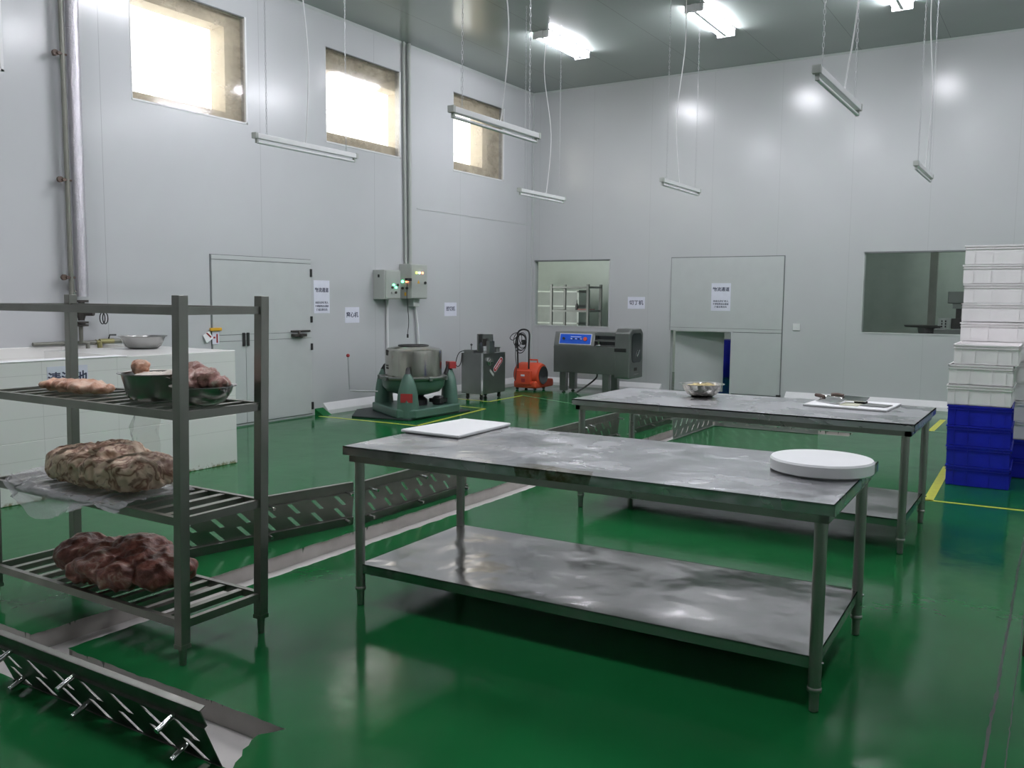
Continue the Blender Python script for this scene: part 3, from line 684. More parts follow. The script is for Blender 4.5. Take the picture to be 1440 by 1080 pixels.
tag(lump('frozen_meat_slab', M['meat_red'], bl, None, .009, .022, .09, 11, .008, loc=(-3.67, 2.47, Z1)), 'dark red frozen slab of meat on the lowest rack shelf', 'meat')
# plastic film under the frozen block, spilling over the front of the shelf
def film_sheet(name, label, f, nu, nv, m='bag'):
    mb = MB(); vs = [f(i / nu, j / nv) for j in range(nv + 1) for i in range(nu + 1)]
    mb.add(vs, [(j * (nu + 1) + i, j * (nu + 1) + i + 1, (j + 1) * (nu + 1) + i + 1, (j + 1) * (nu + 1) + i) for j in range(nv) for i in range(nu)])
    o = mb.build(name, M[m], None, smooth=False, recalc=False)
    for p in o.data.polygons: p.use_smooth = True
    return tag(o, label, 'plastic bag')
def f1(u, v):
    x = -4.27 + .93 * u; y = 2.62 - .46 * v
    cr = noise.noise(Vector((x * 7, y * 7, 2))) * .035 + abs(noise.noise(Vector((x * 17, y * 17, 4)))) * .022
    edge = .5 - .5 * math.cos(2 * PI * min(1, max(0, u)))
    z = Z2 + .006 + max(0, cr) * (.12 + .88 * (1 - edge))
    over = max(0, (2.27 - y)) / .11
    if over > 0:
        y = 2.27 - .05 * over - .03 * edge * over + cr * .3; z = Z2 + .004 - (.02 + .10 * math.sin(PI * min(1, u * 1.25)) ** 1.5) * over + cr * .5
        if z < Z2: y = min(y, 2.255 - .02)
    if v < .15: z += (.15 - v) * .5 * abs(noise.noise(Vector((x * 6, 1, 1)))); 
    if u < .12: x -= .05 * math.sin(v * 5); z += .03 * (1 - u / .12)
    return (x, y, z)
film_sheet('plastic_bag', 'crumpled clear plastic bag under the marbled frozen block, sagging over the shelf edge', f1, 70, 40)
def f2(u, v):
    a = PI * .95 * u; r = .125 * (1 - .2 * v) * (1 + .3 * noise.noise(Vector((u * 5, v * 4, 7))))
    return (-3.87 + .05 * v - r * math.cos(a) + .012 * noise.noise(Vector((u * 14, v * 14, 1))), 2.735 - r * .35 * math.sin(a) * (1 - v * .3), Z2 + .008 + .36 * v + .02 * math.sin(u * 9) * v)
film_sheet('plastic_bag', 'thin clear plastic bag standing up behind the marbled frozen block', f2, 34, 34, 'bag_thin')

# ------------------------------------------------------------------ white tiled washing tank
tk = thing('washing_tank', 'long white tiled washing tank along the left wall, behind the rack', 'tank', (0, 0, 0))
mb = MB().box(XA + .001, -6.35, -1.2, 5.45, .001, .45)
mb.box(-6.48, -6.35, -1.2, 5.45, .45, 1.03).box(XA + .001, XA + .03, -1.2, 5.32, .45, 1.03).box(-7.55, -6.48, 4.38, 5.32, .45, 1.03).box(XA + .001, -6.48, 5.32, 5.45, .45, 1.03).box(XA + .03, -6.48, -1.2, -1.05, .45, 1.03)
mb.build('body', M['tile'], tk, .004)
MB().box(-6.50, -6.345, -1.2, 4.36, 1.031, 1.037).build('rim_coping', M['board'], tk, .002)
bowl('steel_bowl', 'steel bowl resting on the end of the white tiled tank', (-7.18, 5.10, 1.0305), .20, .115, M['bowl'], .6)
sg = MB().box(-6.3495, -6.347, 3.70, 4.02, .80, .985).build('paper_sign', M['paper']); tag(sg, 'paper sign glued to the white tank behind the rack post', 'sign')
text('清洗池', .105, (-6.3465, 3.86, .885), (0, 1, 0), (0, 0, 1), M['ink'], sg)
# pipes at the tank
t = thing('insulated_pipe', 'silver foil insulated pipe running up the left wall', 'pipe', (0, 0, 0)); x = -8.05
MB().tube([(x, 5.07, 1.50), (x, 5.07, 3.2), (x, 5.08, ZC - .002)], .056, 20).build('lagging', M['foil'], t, smooth=True)
for z in (2.02, 2.75, 3.35, 4.0): MB().tube([(x, 5.07, z), (x, 5.07, z + .03)], .058, 20).build('band', M['foil'], t, smooth=True)
MB().lathe([(.065, 0), (.065, .022)], 20, (x, 5.06, 1.445)).lathe([(.03, -.03), (.03, 0)], 12, (x, 5.06, 1.445)).build('flange', M['iron'], t, smooth=True)
t.location = (0, 0, 0)
t = thing('shut_off_valve', 'iron shut off valve and bent pipe below the foil insulated pipe', 'valve', (0, 0, 0))
MB().lathe([(.03, 1.415), (.042, 1.39), (.045, 1.33), (.03, 1.28), (.03, 1.27)], 16, (x, 5.055, 0)).tube([(x, 5.055, 1.345), (x + .10, 5.12, 1.345)], .03, 12).build('body', M['iron'], t, smooth=True)
MB().lathe([(.062, 0), (.062, .02), (.035, .022), (.035, .026), (.062, .028), (.062, .046)], 18, (x, 5.055, 1.215)).build('flange', M['iron'], t, smooth=True)
MB().tube([(x, 5.045, 1.215), (x, 5.045, 1.06), (x, 5.11, 1.05), (x, 5.11, .9)], .02, 12).build('pipe', M['pipe_grey'], t, smooth=True)
MB().tube([(x, 5.055, 1.36), (x + .02, 5.2, 1.35), (x + .02, 5.3, 1.35)], .006, 6).build('lever', M['iron'], t)
for yy in (5.255, 5.285):
    MB().tube([(x + .03, yy + .028 * math.cos(a), 1.29 + .055 * math.sin(a)) for a in [2 * PI * k / 20 for k in range(20)]], .006, 6, closed=True).build('cable_loop', M['black'], t)
t = thing('steel_pipe', 'thin dark vertical pipe left of the foil insulated pipe', 'pipe', (0, 0, 0))
MB().tube([(x, 4.965, 1.09), (x, 4.965, ZC - .002)], .022, 14).build('pipe', M['pipe_grey'], t, smooth=True)
for z in (3.74, 2.59, 1.68):
    MB().tube([(x - .07, 4.92, z), (x + .03, 4.92, z)], .016, 10).tube([(x + .01, 4.90, z), (x + .01, 5.0, z)], .010, 8).lathe([(.028, -.014), (.028, .014)], 14, (x, 4.895, z), Matrix.Rotation(PI / 2, 4, 'Y')).build('clamp', M['rust'], t)
MB().tube([(x, 4.965, 1.58), (x + .02, 5.0, 1.54)], .008, 8).build('branch', M['pipe_grey'], t)
t = thing('water_tap', 'brass water tap with hose end on the pipe above the tank', 'tap', (-.055, 0, .02))
MB().tube([(x, 4.6, 1.035), (x, 5.24, 1.035)], .018, 12).build('supply_pipe', M['pipe_grey'], t)
MB().tube([(x, 5.23, 1.035), (x, 5.27, 1.035), (x, 5.275, .93)], .024, 12).build('elbow', M['brass'], t, smooth=True)
MB().tube([(x, 5.27, 1.04), (x, 5.42, 1.04)], .024, 12).build('valve_body', M['brass'], t)
MB().tube([(x, 5.37, 1.06), (x + .005, 5.38, 1.10), (x + .02, 5.44, 1.10)], .008, 8).build('lever', M['black'], t)
MB().tube([(x, 5.42, 1.04), (x, 5.52, 1.035)], .022, 12).build('hose_end', M['pipe_grey'], t)

t = thing('door_tag', 'yellow clip holding white tags with red marks on the left door edge', 'tag', (0, 0, 0))
MB().box(XA + .02, XA + .045, 6.62, 6.78, 1.125, 1.16).build('clip', M['yellow_p'], t, .006)
MB().box(XA + .018, XA + .021, 6.66, 6.755, .975, 1.12).build('card', M['paper'], t)
MB().box(XA + .021, XA + .023, 6.715, 6.735, .99, 1.09).box(XA + .021, XA + .023, 6.675, 6.70, 1.04, 1.06).build('red_mark', M['red'], t)
MB().box(0, .003, -.05, .05, -.05, .05, Matrix.Translation((XA + .02, 6.60, 1.06)) @ Matrix.Rotation(.5, 4, 'X')).build('card', M['board'], t)
MB().box(0, .002, -.04, .04, -.008, .008, Matrix.Translation((XA + .024, 6.61, 1.08)) @ Matrix.Rotation(-.7, 4, 'X')).build('red_mark', M['red'], t)

# ------------------------------------------------------------------ paper signs
def sign(name, label, plane, u0, u1, z0, z1, lines):
    if plane == 'A': o = MB().box(XA + .0005, XA + .003, u0, u1, z0, z1).build(name, M['paper']); R = (0, 1, 0)
    else: o = MB().box(u0, u1, YB - .003, YB - .0005, z0, z1).build(name, M['paper']); R = (1, 0, 0)
    tag(o, label, 'sign')
    for body, size, z in lines:
        u = (u0 + u1) / 2; loc = (XA + .0035, u, z) if plane == 'A' else (u, YB - .0035 - off, z)
        text(body, size, loc, R, (0, 0, 1), M['ink'], o)
    return o
off = 0
sign('paper_sign', 'tall two sheet notice on the wall right of the left door', 'A', 8.275, 8.56, 1.305, 1.727, [('物流通道', .062, 1.60), ('未经允许任何人', .034, 1.44), ('不得随意进出通道', .030, 1.395), ('违者后果自负', .034, 1.35)])
sign('paper_sign', 'small square sign on the wall left of the green centrifuge', 'A', 8.85, 9.13, 1.172, 1.382, [('离心机', .078, 1.275)])
sign('paper_sign', 'small square sign on the wall right of the control boxes', 'A', 11.08, 11.40, 1.235, 1.445, [('绞切机', .078, 1.345)])
o = MB().box(-6.26, -5.95, YB - .003, YB - .0005, 1.362, 1.56).build('paper_sign', M['paper']); tag(o, 'small square sign on the back wall above the dicing machine', 'sign')
text('切丁机', .085, (-6.105, YB - .0035, 1.46), (1, 0, 0), (0, 0, 1), M['ink'], o)
o = MB().box(-4.805, -4.49, YB - .0205, YB - .0182, 1.35, 1.785).build('paper_sign', M['paper']); tag(o, 'tall notice stuck on the upper panel of the pass door', 'sign')
for body, size, z in (('物流通道', .068, 1.685), ('未经允许任何人', .036, 1.50), ('不得随意进出通道', .032, 1.455), ('违者后果自负', .034, 1.41)): text(body, size, (-4.648, YB - .021, z), (1, 0, 0), (0, 0, 1), M['ink'], o)
sw = thing('wall_switch', 'small white switch plate on the back wall right of the pass door', 'switch', (0, 0, 0))
MB().box(-3.515, -3.405, YB - .012, YB - .0005, 1.07, 1.175).build('plate', M['white'], sw, .003); MB().box(-3.485, -3.435, YB - .016, YB - .011, 1.10, 1.145).build('rocker', M['white'], sw, .002)

# ------------------------------------------------------------------ electric boxes
cb = thing('control_box', 'lower left grey control box on the left wall with a green lamp', 'control box', (0, 0, 0))
MB().box(XA + .001, -7.95, 9.42, 9.76, 1.49, 1.895).build('enclosure', M['box'], cb, .005)
MB().box(-7.951, -7.938, 9.445, 9.755, 1.505, 1.88).build('door', M['box'], cb, .004)
def knob(parent, loc, r, m, name='button', ax='x', L=.02):
    d = Vector((L, 0, 0)) if ax == 'x' else Vector((0, -L, 0))
    MB().tube([loc, Vector(loc) + d], r, 12).build(name, m, parent)
for y, z, m in ((9.57, 1.655, 'iron'), (9.65, 1.655, 'led_green'), (9.57, 1.585, 'box'), (9.645, 1.585, 'iron'), (9.69, 1.69, 'iron'), (9.60, 1.69, 'led_green')):
    knob(cb, (-7.94, y, z), .017 if m != 'led_green' else .014, M[m], 'indicator' if 'led' in m else 'button')
MB().box(-8.06, -8.035, 9.412, 9.42, 1.79, 1.83).build('lock', M['black'], cb)
cb = thing('control_box', 'taller right grey control box on the left wall with lamps in a row', 'control box', (0, 0, 0))
MB().box(XA + .001, -7.94, 9.985, 10.36, 1.50, 1.995).build('enclosure', M['box'], cb, .005)
MB().box(-7.941, -7.928, 9.99, 10.355, 1.51, 1.985).build('door', M['box'], cb, .004)
for y, m in ((10.10, 'led_yellow'), (10.165, 'led_white'), (10.235, 'led_red')): knob(cb, (-7.93, y, 1.872), .013, M[m], 'indicator')
mb = MB(); mb.prism([(10.125, 1.72), (10.175, 1.72), (10.15, 1.77)], -7.929, -7.925, 'x'); mb.build('warning_triangle', M['yellow_p'], cb)
knob(cb, (-7.93, 10.30, 1.73), .02, M['black'], 'lock')
for x_, z_, m in ((-8.08, 1.745, 'led_green'), (-8.0, 1.745, 'led_red'), (-8.08, 1.65, 'iron'), (-8.0, 1.65, 'iron')): knob(cb, (x_, 9.986, z_), .018, M[m], 'indicator' if 'led' in m else 'button', 'y', .02)
MB().box(-8.05, -8.02, 9.978, 9.984, 1.54, 1.59).build('warning_label', M['yellow_p'], cb)
MB().box(XA + .001, -8.05, 10.19, 10.33, 1.39, 1.498).build('junction_box', M['white'], cb, .004)
# conduits
def conduit(label, pts, r, m, n=12, name='conduit'): return tag(MB().tube(pts, r, n).build(name, m, None, smooth=True), label, 'pipe')
conduit('thin grey conduit from the ceiling to the control boxes, left of the pair', [(XA + .03, 10.10, 1.997), (XA + .03, 10.06, ZC - .002)], .02, M['box'])
conduit('thicker grey conduit from the ceiling to the control boxes, right of the pair', [(XA + .04, 10.19, 1.997), (XA + .04, 10.17, ZC - .002)], .028, M['box'])
conduit('white cable pipe dropping from the left control box to the centrifuge', [(XA + .03, 9.68, 1.488), (XA + .03, 9.70, .12)], .018, M['white'])
conduit('white cable pipe slanting down from the junction box', [(XA + .03, 10.31, 1.388), (XA + .04, 10.36, 1.1), (XA + .03, 10.45, .12)], .018, M['white'])
t = thing('hand_pendant', 'black pendant cable hanging beside the left control box', 'cable', (0, 0, 0))
MB().box(-7.93, -7.88, 9.84, 9.94, 1.75, 1.79).build('hook', M['black'], t, .004)
MB().tube(bez([(-7.90, 9.86, 1.77), (-7.90, 9.85, 1.5), (-7.90, 9.89, 1.2), (-7.90, 9.865, 1.0)], 8), .005, 6).build('cable', M['black'], t)
MB().tube([(-7.90, 9.865, 1.0), (-7.90, 9.865, .95)], .014, 10).build('plug', M['black'], t)
t = MB().box(XA + .0005, XA + .006, 10.4, 13.6, 2.81, 2.822).build('trim_15', M['door']); struct(t)

# ------------------------------------------------------------------ centrifuge (three column basket drier)
cx, cy = -7.16, 9.06
tag(MB().box(-.0, .0, 0, 0, 0, 0).v and (lambda mb: mb.build('rubber_mat', M['mat'], None, .004))((lambda mb: (mb.prism([(-7.60, 8.36), (-6.80, 8.50), (-6.72, 9.74), (-7.95, 9.80), (-8.0, 8.9)], .002, .02), mb)[1])(MB())), 'black rubber mat under the green centrifuge', 'mat')
ct = thing('centrifuge', 'green three legged centrifuge with a steel drum on a black mat', 'machine', (cx, cy, .0205))
ang = [math.radians(a) for a in (-60, 57, 180)]
def ringpoly(R, c, rot=0):   # triangle with cut corners
    pts = []
    for a in ang:
        d = Vector((math.cos(a), math.sin(a))); n = Vector((-d.y, d.x)); pts += [tuple(d * R - n * c), tuple(d * R + n * c)]
    return pts
mb = MB(); mb.prism(ringpoly(.605, .12), 0, .11); mb.build('base', M['green_paint'], ct, .015)
for k, a in enumerate(ang):
    mt = Matrix.Rotation(a, 4, 'Z'); mb = MB()
    prof = [(0, .145, .11), (.14, .14, .11), (.30, .125, .10), (.42, .098, .085), (.50, .065, .06), (.55, .035, .04)]
    rings = []
    for z, wy, wx in prof:
        rings.append([mt @ Vector((.50 + wx * math.cos(q), wy * math.sin(q), z)) for q in [2 * PI * j / 18 for j in range(18)]])
    vs = [v for r in rings for v in r]; fs = [(i * 18 + j, i * 18 + (j + 1) % 18, (i + 1) * 18 + (j + 1) % 18, (i + 1) * 18 + j) for i in range(5) for j in range(18)] + [tuple(range(17, -1, -1)), tuple(range(90, 108))]
    mb.add(vs, fs); col = mb.build('column', M['green_paint'], ct, smooth=True)
    mb = MB(); mb.tube([mt @ Vector((.45, 0, .47)), mt @ Vector((.485, 0, .61)), mt @ Vector((.52, 0, .54))], [.045, .026, .03], 10); mb.build('boot', M['black'], col, smooth=True)
MB().lathe([(.0, .24), (.20, .25), (.34, .29), (.40, .36), (.41, .44), (.415, .46), (.37, .46), (0, .46)], 40).build('pan', M['green_paint'], ct, smooth=True)
MB().lathe([(.18, .10), (.18, .18), (.13, .22), (.20, .31)], 20).build('spindle_housing', M['black'], ct, smooth=True)
MB().lathe([(.375, .455), (.435, .455), (.44, .465), (.44, .485), (.435, .49), (.37, .49)], 40).build('clamp_ring', M['machine'], ct, smooth=True)
for k in range(9):
    a = 2 * PI * k / 9 + .3; MB().box(-.03, .03, -.025, .025, .445, .50, Matrix.Rotation(a, 4, 'Z') @ Matrix.Translation((.435, 0, 0))).build('clamp', M['machine'], ct, .006)
MB().lathe([(.365, .48), (.368, .79), (.362, .825), (.335, .845), (.20, .872), (.19, .875), (.185, .86), (.0, .80)], 48).build('drum', M['drum'], ct, smooth=True)
MB().tube([(.19 * math.cos(a), .19 * math.sin(a), .878) for a in [2 * PI * k / 32 for k in range(32)]], .011, 8, closed=True).build('opening_rim', M['black'], ct, smooth=True)
MB().lathe([(.055, .10), (.075, .12), (.075, .20), (.05, .22)], 16, (.25, .20, 0)).box(.16, .34, .12, .28, .14, .19).build('motor', M['black'], ct)
d = Vector((math.cos(ang[0]), math.sin(ang[0]), 0)); mt = Matrix.Rotation(ang[0], 4, 'Z')
MB().box(.598, .604, -.075, .075, .20, .31, mt @ Matrix.Translation((0, 0, 0))).build('nameplate', M['red'], ct)
mt = Matrix.Rotation(ang[1], 4, 'Z'); MB().box(.47, .57, -.07, .07, .57, .66, mt).build('switch_box', M['red'], ct, .005)
MB().box(.569, .572, -.04, .05, .59, .62, mt).build('switch_label', M['paper'], ct)
for z, h in ((.76, .07), (.62, .02), (.585, .025)):
    MB().box(.366, .3685, -.035, .035, z, z + h, Matrix.Rotation(math.radians(-118), 4, 'Z')).build('sticker', M['iron'], ct)
lv = MB().tube([(-.18, -.50, .31), (-.42, -.62, .31), (-.50, -.66, .315), (-.505, -.665, .36), (-.512, -.68, .74)], .009, 8).build('brake_lever', M['chain'], ct, smooth=True)
MB().lathe([(0, -.024), (.018, -.016), (.024, 0), (.018, .016), (0, .024)], 14, (-.512, -.68, .76)).build('knob', M['red'], lv, smooth=True)

# ------------------------------------------------------------------ mincing cutter on castors
mc = thing('meat_cutter', 'steel meat cutting machine on castors with a red slanted label', 'machine', (0, 0, 0))
X_0, X_1, Y_0, Y_1 = -7.67, -7.28, 10.86, 11.48
MB().box(X_0, X_1, Y_0, Y_1, .09, .70).build('cabinet', M['machine'], mc, .006)
MB().box(X_1 - .028, X_1 + .004, Y_0 - .004, Y_0 + .012, .085, .705).build('corner_strip', M['chrome'], mc)
for x_ in (X_0 + .07, X_1 - .07):
    for y_ in (Y_0 + .07, Y_1 - .07):
        c_ = MB().box(x_ - .02, x_ + .02, y_ - .015, y_ + .015, .05, .09).build('castor', M['iron'], mc)
        MB().tube([(x_ - .014, y_, .031), (x_ + .014, y_, .031)], .030, 14).build('wheel', M['black'], c_, smooth=True)
mb = MB().box(-7.50, -7.27, 11.08, 11.12, .86, .98).box(-7.50, -7.47, 11.02, 11.16, .70, .98).box(-7.33, -7.27, 11.02, 11.16, .70, .88); mb.build('feed_hood', M['machine'], mc, .005)
MB().box(-7.41, -7.36, 11.04, 11.08, .80, .91).build('guide', M['iron'], mc)
MB().lathe([(.045, .70), (.045, .76), (.065, .775)], 16, (-7.36, 11.36, 0)).build('spout', M['machine'], mc, smooth=True)
MB().tube([(-7.55, 10.95, .70), (-7.55, 10.95, .80)], .006, 8).lathe([(0, -.022), (.022, 0), (0, .022)], 12, (-7.55, 10.95, .82)).build('lever', M['black'], mc)
MB().box(-7.64, -7.47, 10.88, 11.0, .70, .745).build('tray', M['machine'], mc, .004)
MB().tube(bez([(-7.58, 10.92, .74), (-7.70, 10.85, .70), (-7.75, 10.83, .55), (-7.72, 10.83, .49), (-7.67, 10.84, .54), (-7.65, 10.85, .70)], 8), .007, 6).build('cable', M['black'], mc, smooth=True)
rot = Matrix.Rotation(PI / 2, 4, 'Y')
MB().lathe([(.062, 0), (.062, .02), (.045, .022), (.045, .05), (.03, .05), (.028, .02)], 24, (X_1, 11.02, .575), rot).build('outlet', M['chrome'], mc, smooth=True)
mt = Matrix.Translation((X_1 + .001, 11.27, .515)) @ Matrix.Rotation(math.radians(38), 4, 'X')
def pill(w, h, dx, n=8):
    pts = []
    for k in range(n + 1): a = -PI / 2 + PI * k / n; pts.append((w / 2 - h / 2 + h / 2 * math.cos(a), h / 2 * math.sin(a)))
    for k in range(n + 1): a = PI / 2 + PI * k / n; pts.append((-w / 2 + h / 2 + h / 2 * math.cos(a), h / 2 * math.sin(a)))
    mb = MB(); mb.prism(pts, dx, dx + .002, 'x'); mb.v = [tuple(mt @ Vector(v)) for v in mb.v]; return mb
lb = pill(.30, .085, 0).build('label_border', M['paper'], mc); pill(.285, .07, .0022).build('label_plate', M['red'], mc)
mb = MB()
for k, (u, h) in enumerate(((-.09, .03), (-.06, .022), (-.035, .03), (0, .034), (.03, .025), (.06, .034), (.09, .03))): mb.box(.0044, .0052, u - .008, u + .008, -h / 2, h / 2, mt)
mb.build('label_marks', M['paper'], mc)
MB().box(.001, .003, -.07, .07, -.02, .02, Matrix.Translation((X_1, 11.10, .40)) @ Matrix.Rotation(math.radians(-38), 4, 'X')).build('small_label', M['box'], mc)

# ------------------------------------------------------------------ orange carpet blower
fb = thing('carpet_blower', 'orange floor blower with coiled black cable on its tall handle', 'blower', (-7.56, 12.72, 0))
rotx = Matrix.Rotation(PI / 2, 4, 'Y')
MB().lathe([(.15, -.24), (.185, -.22), (.205, -.17), (.205, .17), (.185, .22), (.15, .24)], 36, (0, 0, .25), rotx).build('housing', M['orange'], fb, smooth=True)
mb = MB(); mb.prism([(.0, .04), (.34, .045), (.36, .07), (.36, .15), (.34, .17), (.05, .20)], -.20, .24, 'x'); mb.build('nozzle', M['orange'], fb, .02)
MB().box(-.22, .22, -.20, .16, .035, .16).build('foot_housing', M['orange'], fb, .03)
for s in (-1, 1):
    MB().lathe([(.145, .0), (.145, .008), (.15, .010), (.0, .006)], 30, (s * .238, 0, .25), Matrix.Rotation(s * PI / 2, 4, 'Y')).build('intake_grille', M['black_gloss'], fb, smooth=True)
MB().box(-.15, .13, -.236, -.18, .10, .33).build('switch_panel', M['orange'], fb, .01)
MB().box(-.04, .03, -.242, -.235, .14, .20).build('switch', M['red'], fb)
MB().box(-.05, .02, -.242, -.235, .235, .265).build('sticker', M['paper'], fb)
for x_ in (-.17, .17):
    for y_ in (-.15, .14): MB().tube([(x_ - .015, y_, .026), (x_ + .015, y_, .026)], .025, 12).build('wheel', M['black'], fb)
MB().tube([(-.02, -.02, .44), (-.02, -.02, .50), (.14, -.02, .50), (.14, -.02, .44)], .014, 8).build('carry_grip', M['orange'], fb)
MB().tube(bez([(-.13, -.20, .36), (-.135, -.21, .7), (-.135, -.21, .93), (-.07, -.21, 1.0), (.04, -.21, 1.0), (.09, -.21, .93), (.085, -.21, .7), (.08, -.20, .36)], 8), .014, 10).build('handle', M['black'], fb, smooth=True)
cable = MB()
for k, (r, cxx, cz, tl) in enumerate(((.14, -.06, .80, .1), (.12, -.03, .82, -.15), (.15, -.05, .77, .2), (.11, -.10, .84, .3), (.10, .0, .86, -.2), (.13, -.02, .80, .05))):
    cable.tube([(cxx + r * .72 * math.cos(a), -.235 - .01 * k + tl * .08 * math.sin(a), cz + r * math.sin(a)) for a in [2 * PI * q / 26 for q in range(26)]], .0065, 6, closed=True)
cable.tube(bez([(-.08, -.24, .97), (-.2, -.25, .93), (-.26, -.25, .86), (-.2, -.25, .83), (-.12, -.24, .90)], 8), .006, 6)
cable.tube(bez([(-.13, -.24, .9), (-.15, -.25, .6), (-.13, -.25, .4), (-.15, -.25, .15)], 8), .006, 6)
cable.box(-.01, .04, -.28, -.22, .76, .84); cable.build('cable', M['black'], fb, smooth=True)

# ------------------------------------------------------------------ dicing machine
dm = thing('dicing_machine', 'long steel dicing machine with blue control panel below the back window', 'machine', (0, 0, 0))
Yd = 12.6; Ye = 13.08
mb = MB(); mb.prism([(-7.06, .33), (-5.96, .33), (-5.96, .77), (-6.30, .77), (-6.30, .77), (-7.06, .77)], Yd, Ye, 'y'); mb.build('lower_body', M['machine'], dm, .008)
mb = MB(); mb.prism([(Yd, .77), (Yd + .06, .985), (Ye, .985), (Ye, .77)], -7.06, -6.33, 'x'); mb.build('control_hood', M['machine'], dm, .006)
mb = MB().box(-6.33, -5.96, Yd + .14, Ye, .77, .99).box(-6.33, -5.96, Yd + .03, Yd + .05, .94, .985).box(-6.33, -5.96, Yd + .02, Yd + .14, .85, .87); mb.build('feed_chamber', M['machine'], dm)
MB().box(-6.325, -5.965, Yd + .132, Yd + .14, .88, .94).box(-6.325, -5.965, Yd + .132, Yd + .14, .79, .845).build('slot', M['black_gloss'], dm)
MB().tube([(-6.25, Yd + .02, .78), (-6.25, Yd + .01, .86)], .014, 10).tube([(-6.29, Yd + .0, .785), (-6.21, Yd + .0, .785)], .012, 10).build('catch', M['chrome'], dm)
mb = MB(); mb.prism([(Yd - .02, .28), (Ye + .02, .28), (Ye + .02, .98), (Ye - .06, 1.06), (Yd + .06, 1.06), (Yd - .02, 1.0)], -5.96, -5.70, 'x'); mb.build('cutter_head', M['machine'], dm, .02)
MB().box(-5.955, -5.76, Yd - .035, Yd - .018, .70, .755).build('gap', M['black'], dm)
pts = []
for (yy, zz, a0) in ((12.95, .92, 0), (12.74, .92, PI / 2), (12.74, .60, PI), (12.95, .60, 1.5 * PI)):
    for k in range(5): a = a0 + PI / 2 * k / 4; pts.append((yy + .07 * math.cos(a), zz + .07 * math.sin(a)))
mb = MB(); mb.prism(pts, -5.702, -5.694, 'x'); mb.build('inspection_window', M['black_gloss'], dm)
MB().tube([(-5.69, 12.84, .62), (-5.68, 12.90, .72)], .008, 8).build('window_handle', M['chrome'], dm)
MB().box(-5.701, -5.695, 12.76, 12.86, .40, .45).build('logo_plate', M['iron'], dm); MB().box(-5.701, -5.695, 12.74, 12.92, .345, .352).build('logo_plate', M['chrome'], dm)
# tilted blue panel on the hood front
def P(u, v, w=0): return Vector((u, Yd + .06 * (v / .215) - w * .96, .77 + v + w * .27))
def pan(u0, u1, v0, v1, w): return MB().add([P(u0, v0, w), P(u1, v0, w), P(u1, v1, w), P(u0, v1, w), P(u0, v0, w - .004), P(u1, v0, w - .004), P(u1, v1, w - .004), P(u0, v1, w - .004)], [(0, 1, 2, 3), (7, 6, 5, 4), (0, 4, 5, 1), (1, 5, 6, 2), (2, 6, 7, 3), (3, 7, 4, 0)])
pan(-6.965, -6.385, .02, .19, .006).build('panel_border', M['paper'], dm); bp_ = pan(-6.953, -6.397, .03, .18, .010).build('control_panel', M['blue'], dm)
for u, m, r in ((-6.88, 'iron', .022), (-6.49, 'orange', .032), (-6.74, 'paper', .010), (-6.70, 'iron', .011), (-6.655, 'paper', .010), (-6.61, 'iron', .011), (-6.565, 'paper', .010)):
    a = P(u, .105, .010); MB().tube([a, P(u, .105, .03)], r, 14).build('button', M[m], bp_)
pan(-6.76, -6.57, .135, .143, .012).build('marking', M['paper'], bp_)
MB().tube([(-7.11, Yd + .1, .73), (-7.05, Yd + .1, .73)], .012, 8).build('side_pin', M['iron'], dm)
for x_ in (-6.90, -6.13):
    for y_ in (Yd + .07, Ye - .09):
        MB().box(x_ - .055, x_ + .055, y_ - .045, y_ + .045, .03, .33).build('leg', M['machine'], dm, .004)
        
for k, c_ in enumerate([c for c in kids(dm) if c.name.startswith('leg')]):
    v = c_.data.vertices; ax = sum(q.co.x for q in v) / len(v); ay = sum(q.co.y for q in v) / len(v)
    MB().lathe([(.03, .0), (.03, .012), (.012, .014), (.012, .035)], 12, (ax, ay, .001)).build('foot', M['iron'], c_)
MB().tube(bez([(-6.36, 12.8, .34), (-6.37, 12.78, .25), (-6.5, 12.7, .12), (-6.62, 12.6, .02)], 8), .014, 8).build('power_cable', M['black'], dm, smooth=True)

# ------------------------------------------------------------------ crates
def crate(m, label, loc, rz, group, w=.475, d=.60, h=.166):
    t = thing('stacking_crate', label, 'crate', loc, rz, group); return crate_parts(t, m, w, d, h)
def crate_parts(t, m, w, d, h):
    mb = MB(); X, Y = w / 2, d / 2; k = .003; th = .004
    i = .008
    for s in (-1, 1):
        mb.box(-X + i, X - i, s * (Y - i) - th / 2, s * (Y - i) + th / 2, .004, h); mb.box(s * (X - i) - th / 2, s * (X - i) + th / 2, -Y + i, Y - i, .004, h)
    mb.box(-X + i, X - i, -Y + i, Y - i, .003, .008)
    def ring(o, z0, z1):
        for s in (-1, 1):
            mb.box(-X + i - o, X - i + o, s * (Y - i + o / 2) - o / 2, s * (Y - i + o / 2) + o / 2, z0, z1); mb.box(s * (X - i + o / 2) - o / 2, s * (X - i + o / 2) + o / 2, -Y + i - o, Y - i + o, z0, z1)
    ring(.012, h - .012, h); ring(.010, h - .034, h - .030); ring(.002, .002, .008)
    for f in (-.38, -.17, .17, .38):
        for s in (-1, 1):
            mb.box(f * w - .003, f * w + .003, s * (Y - i + .0035) - .0045, s * (Y - i + .0035) + .0045, .01, h - .014)
            mb.box(s * (X - i + .0035) - .0045, s * (X - i + .0035) + .0045, f * d - .003, f * d + .003, .01, h - .014)
    mb.build('body', m, t); return t
H_ = .168
blue = None; white = None
ordn = ['lowest', 'second from the floor', 'third from the floor', 'fourth from the floor']
fx = [-.56, -.563, -.567, -.570, -.575, -.575, -.545]
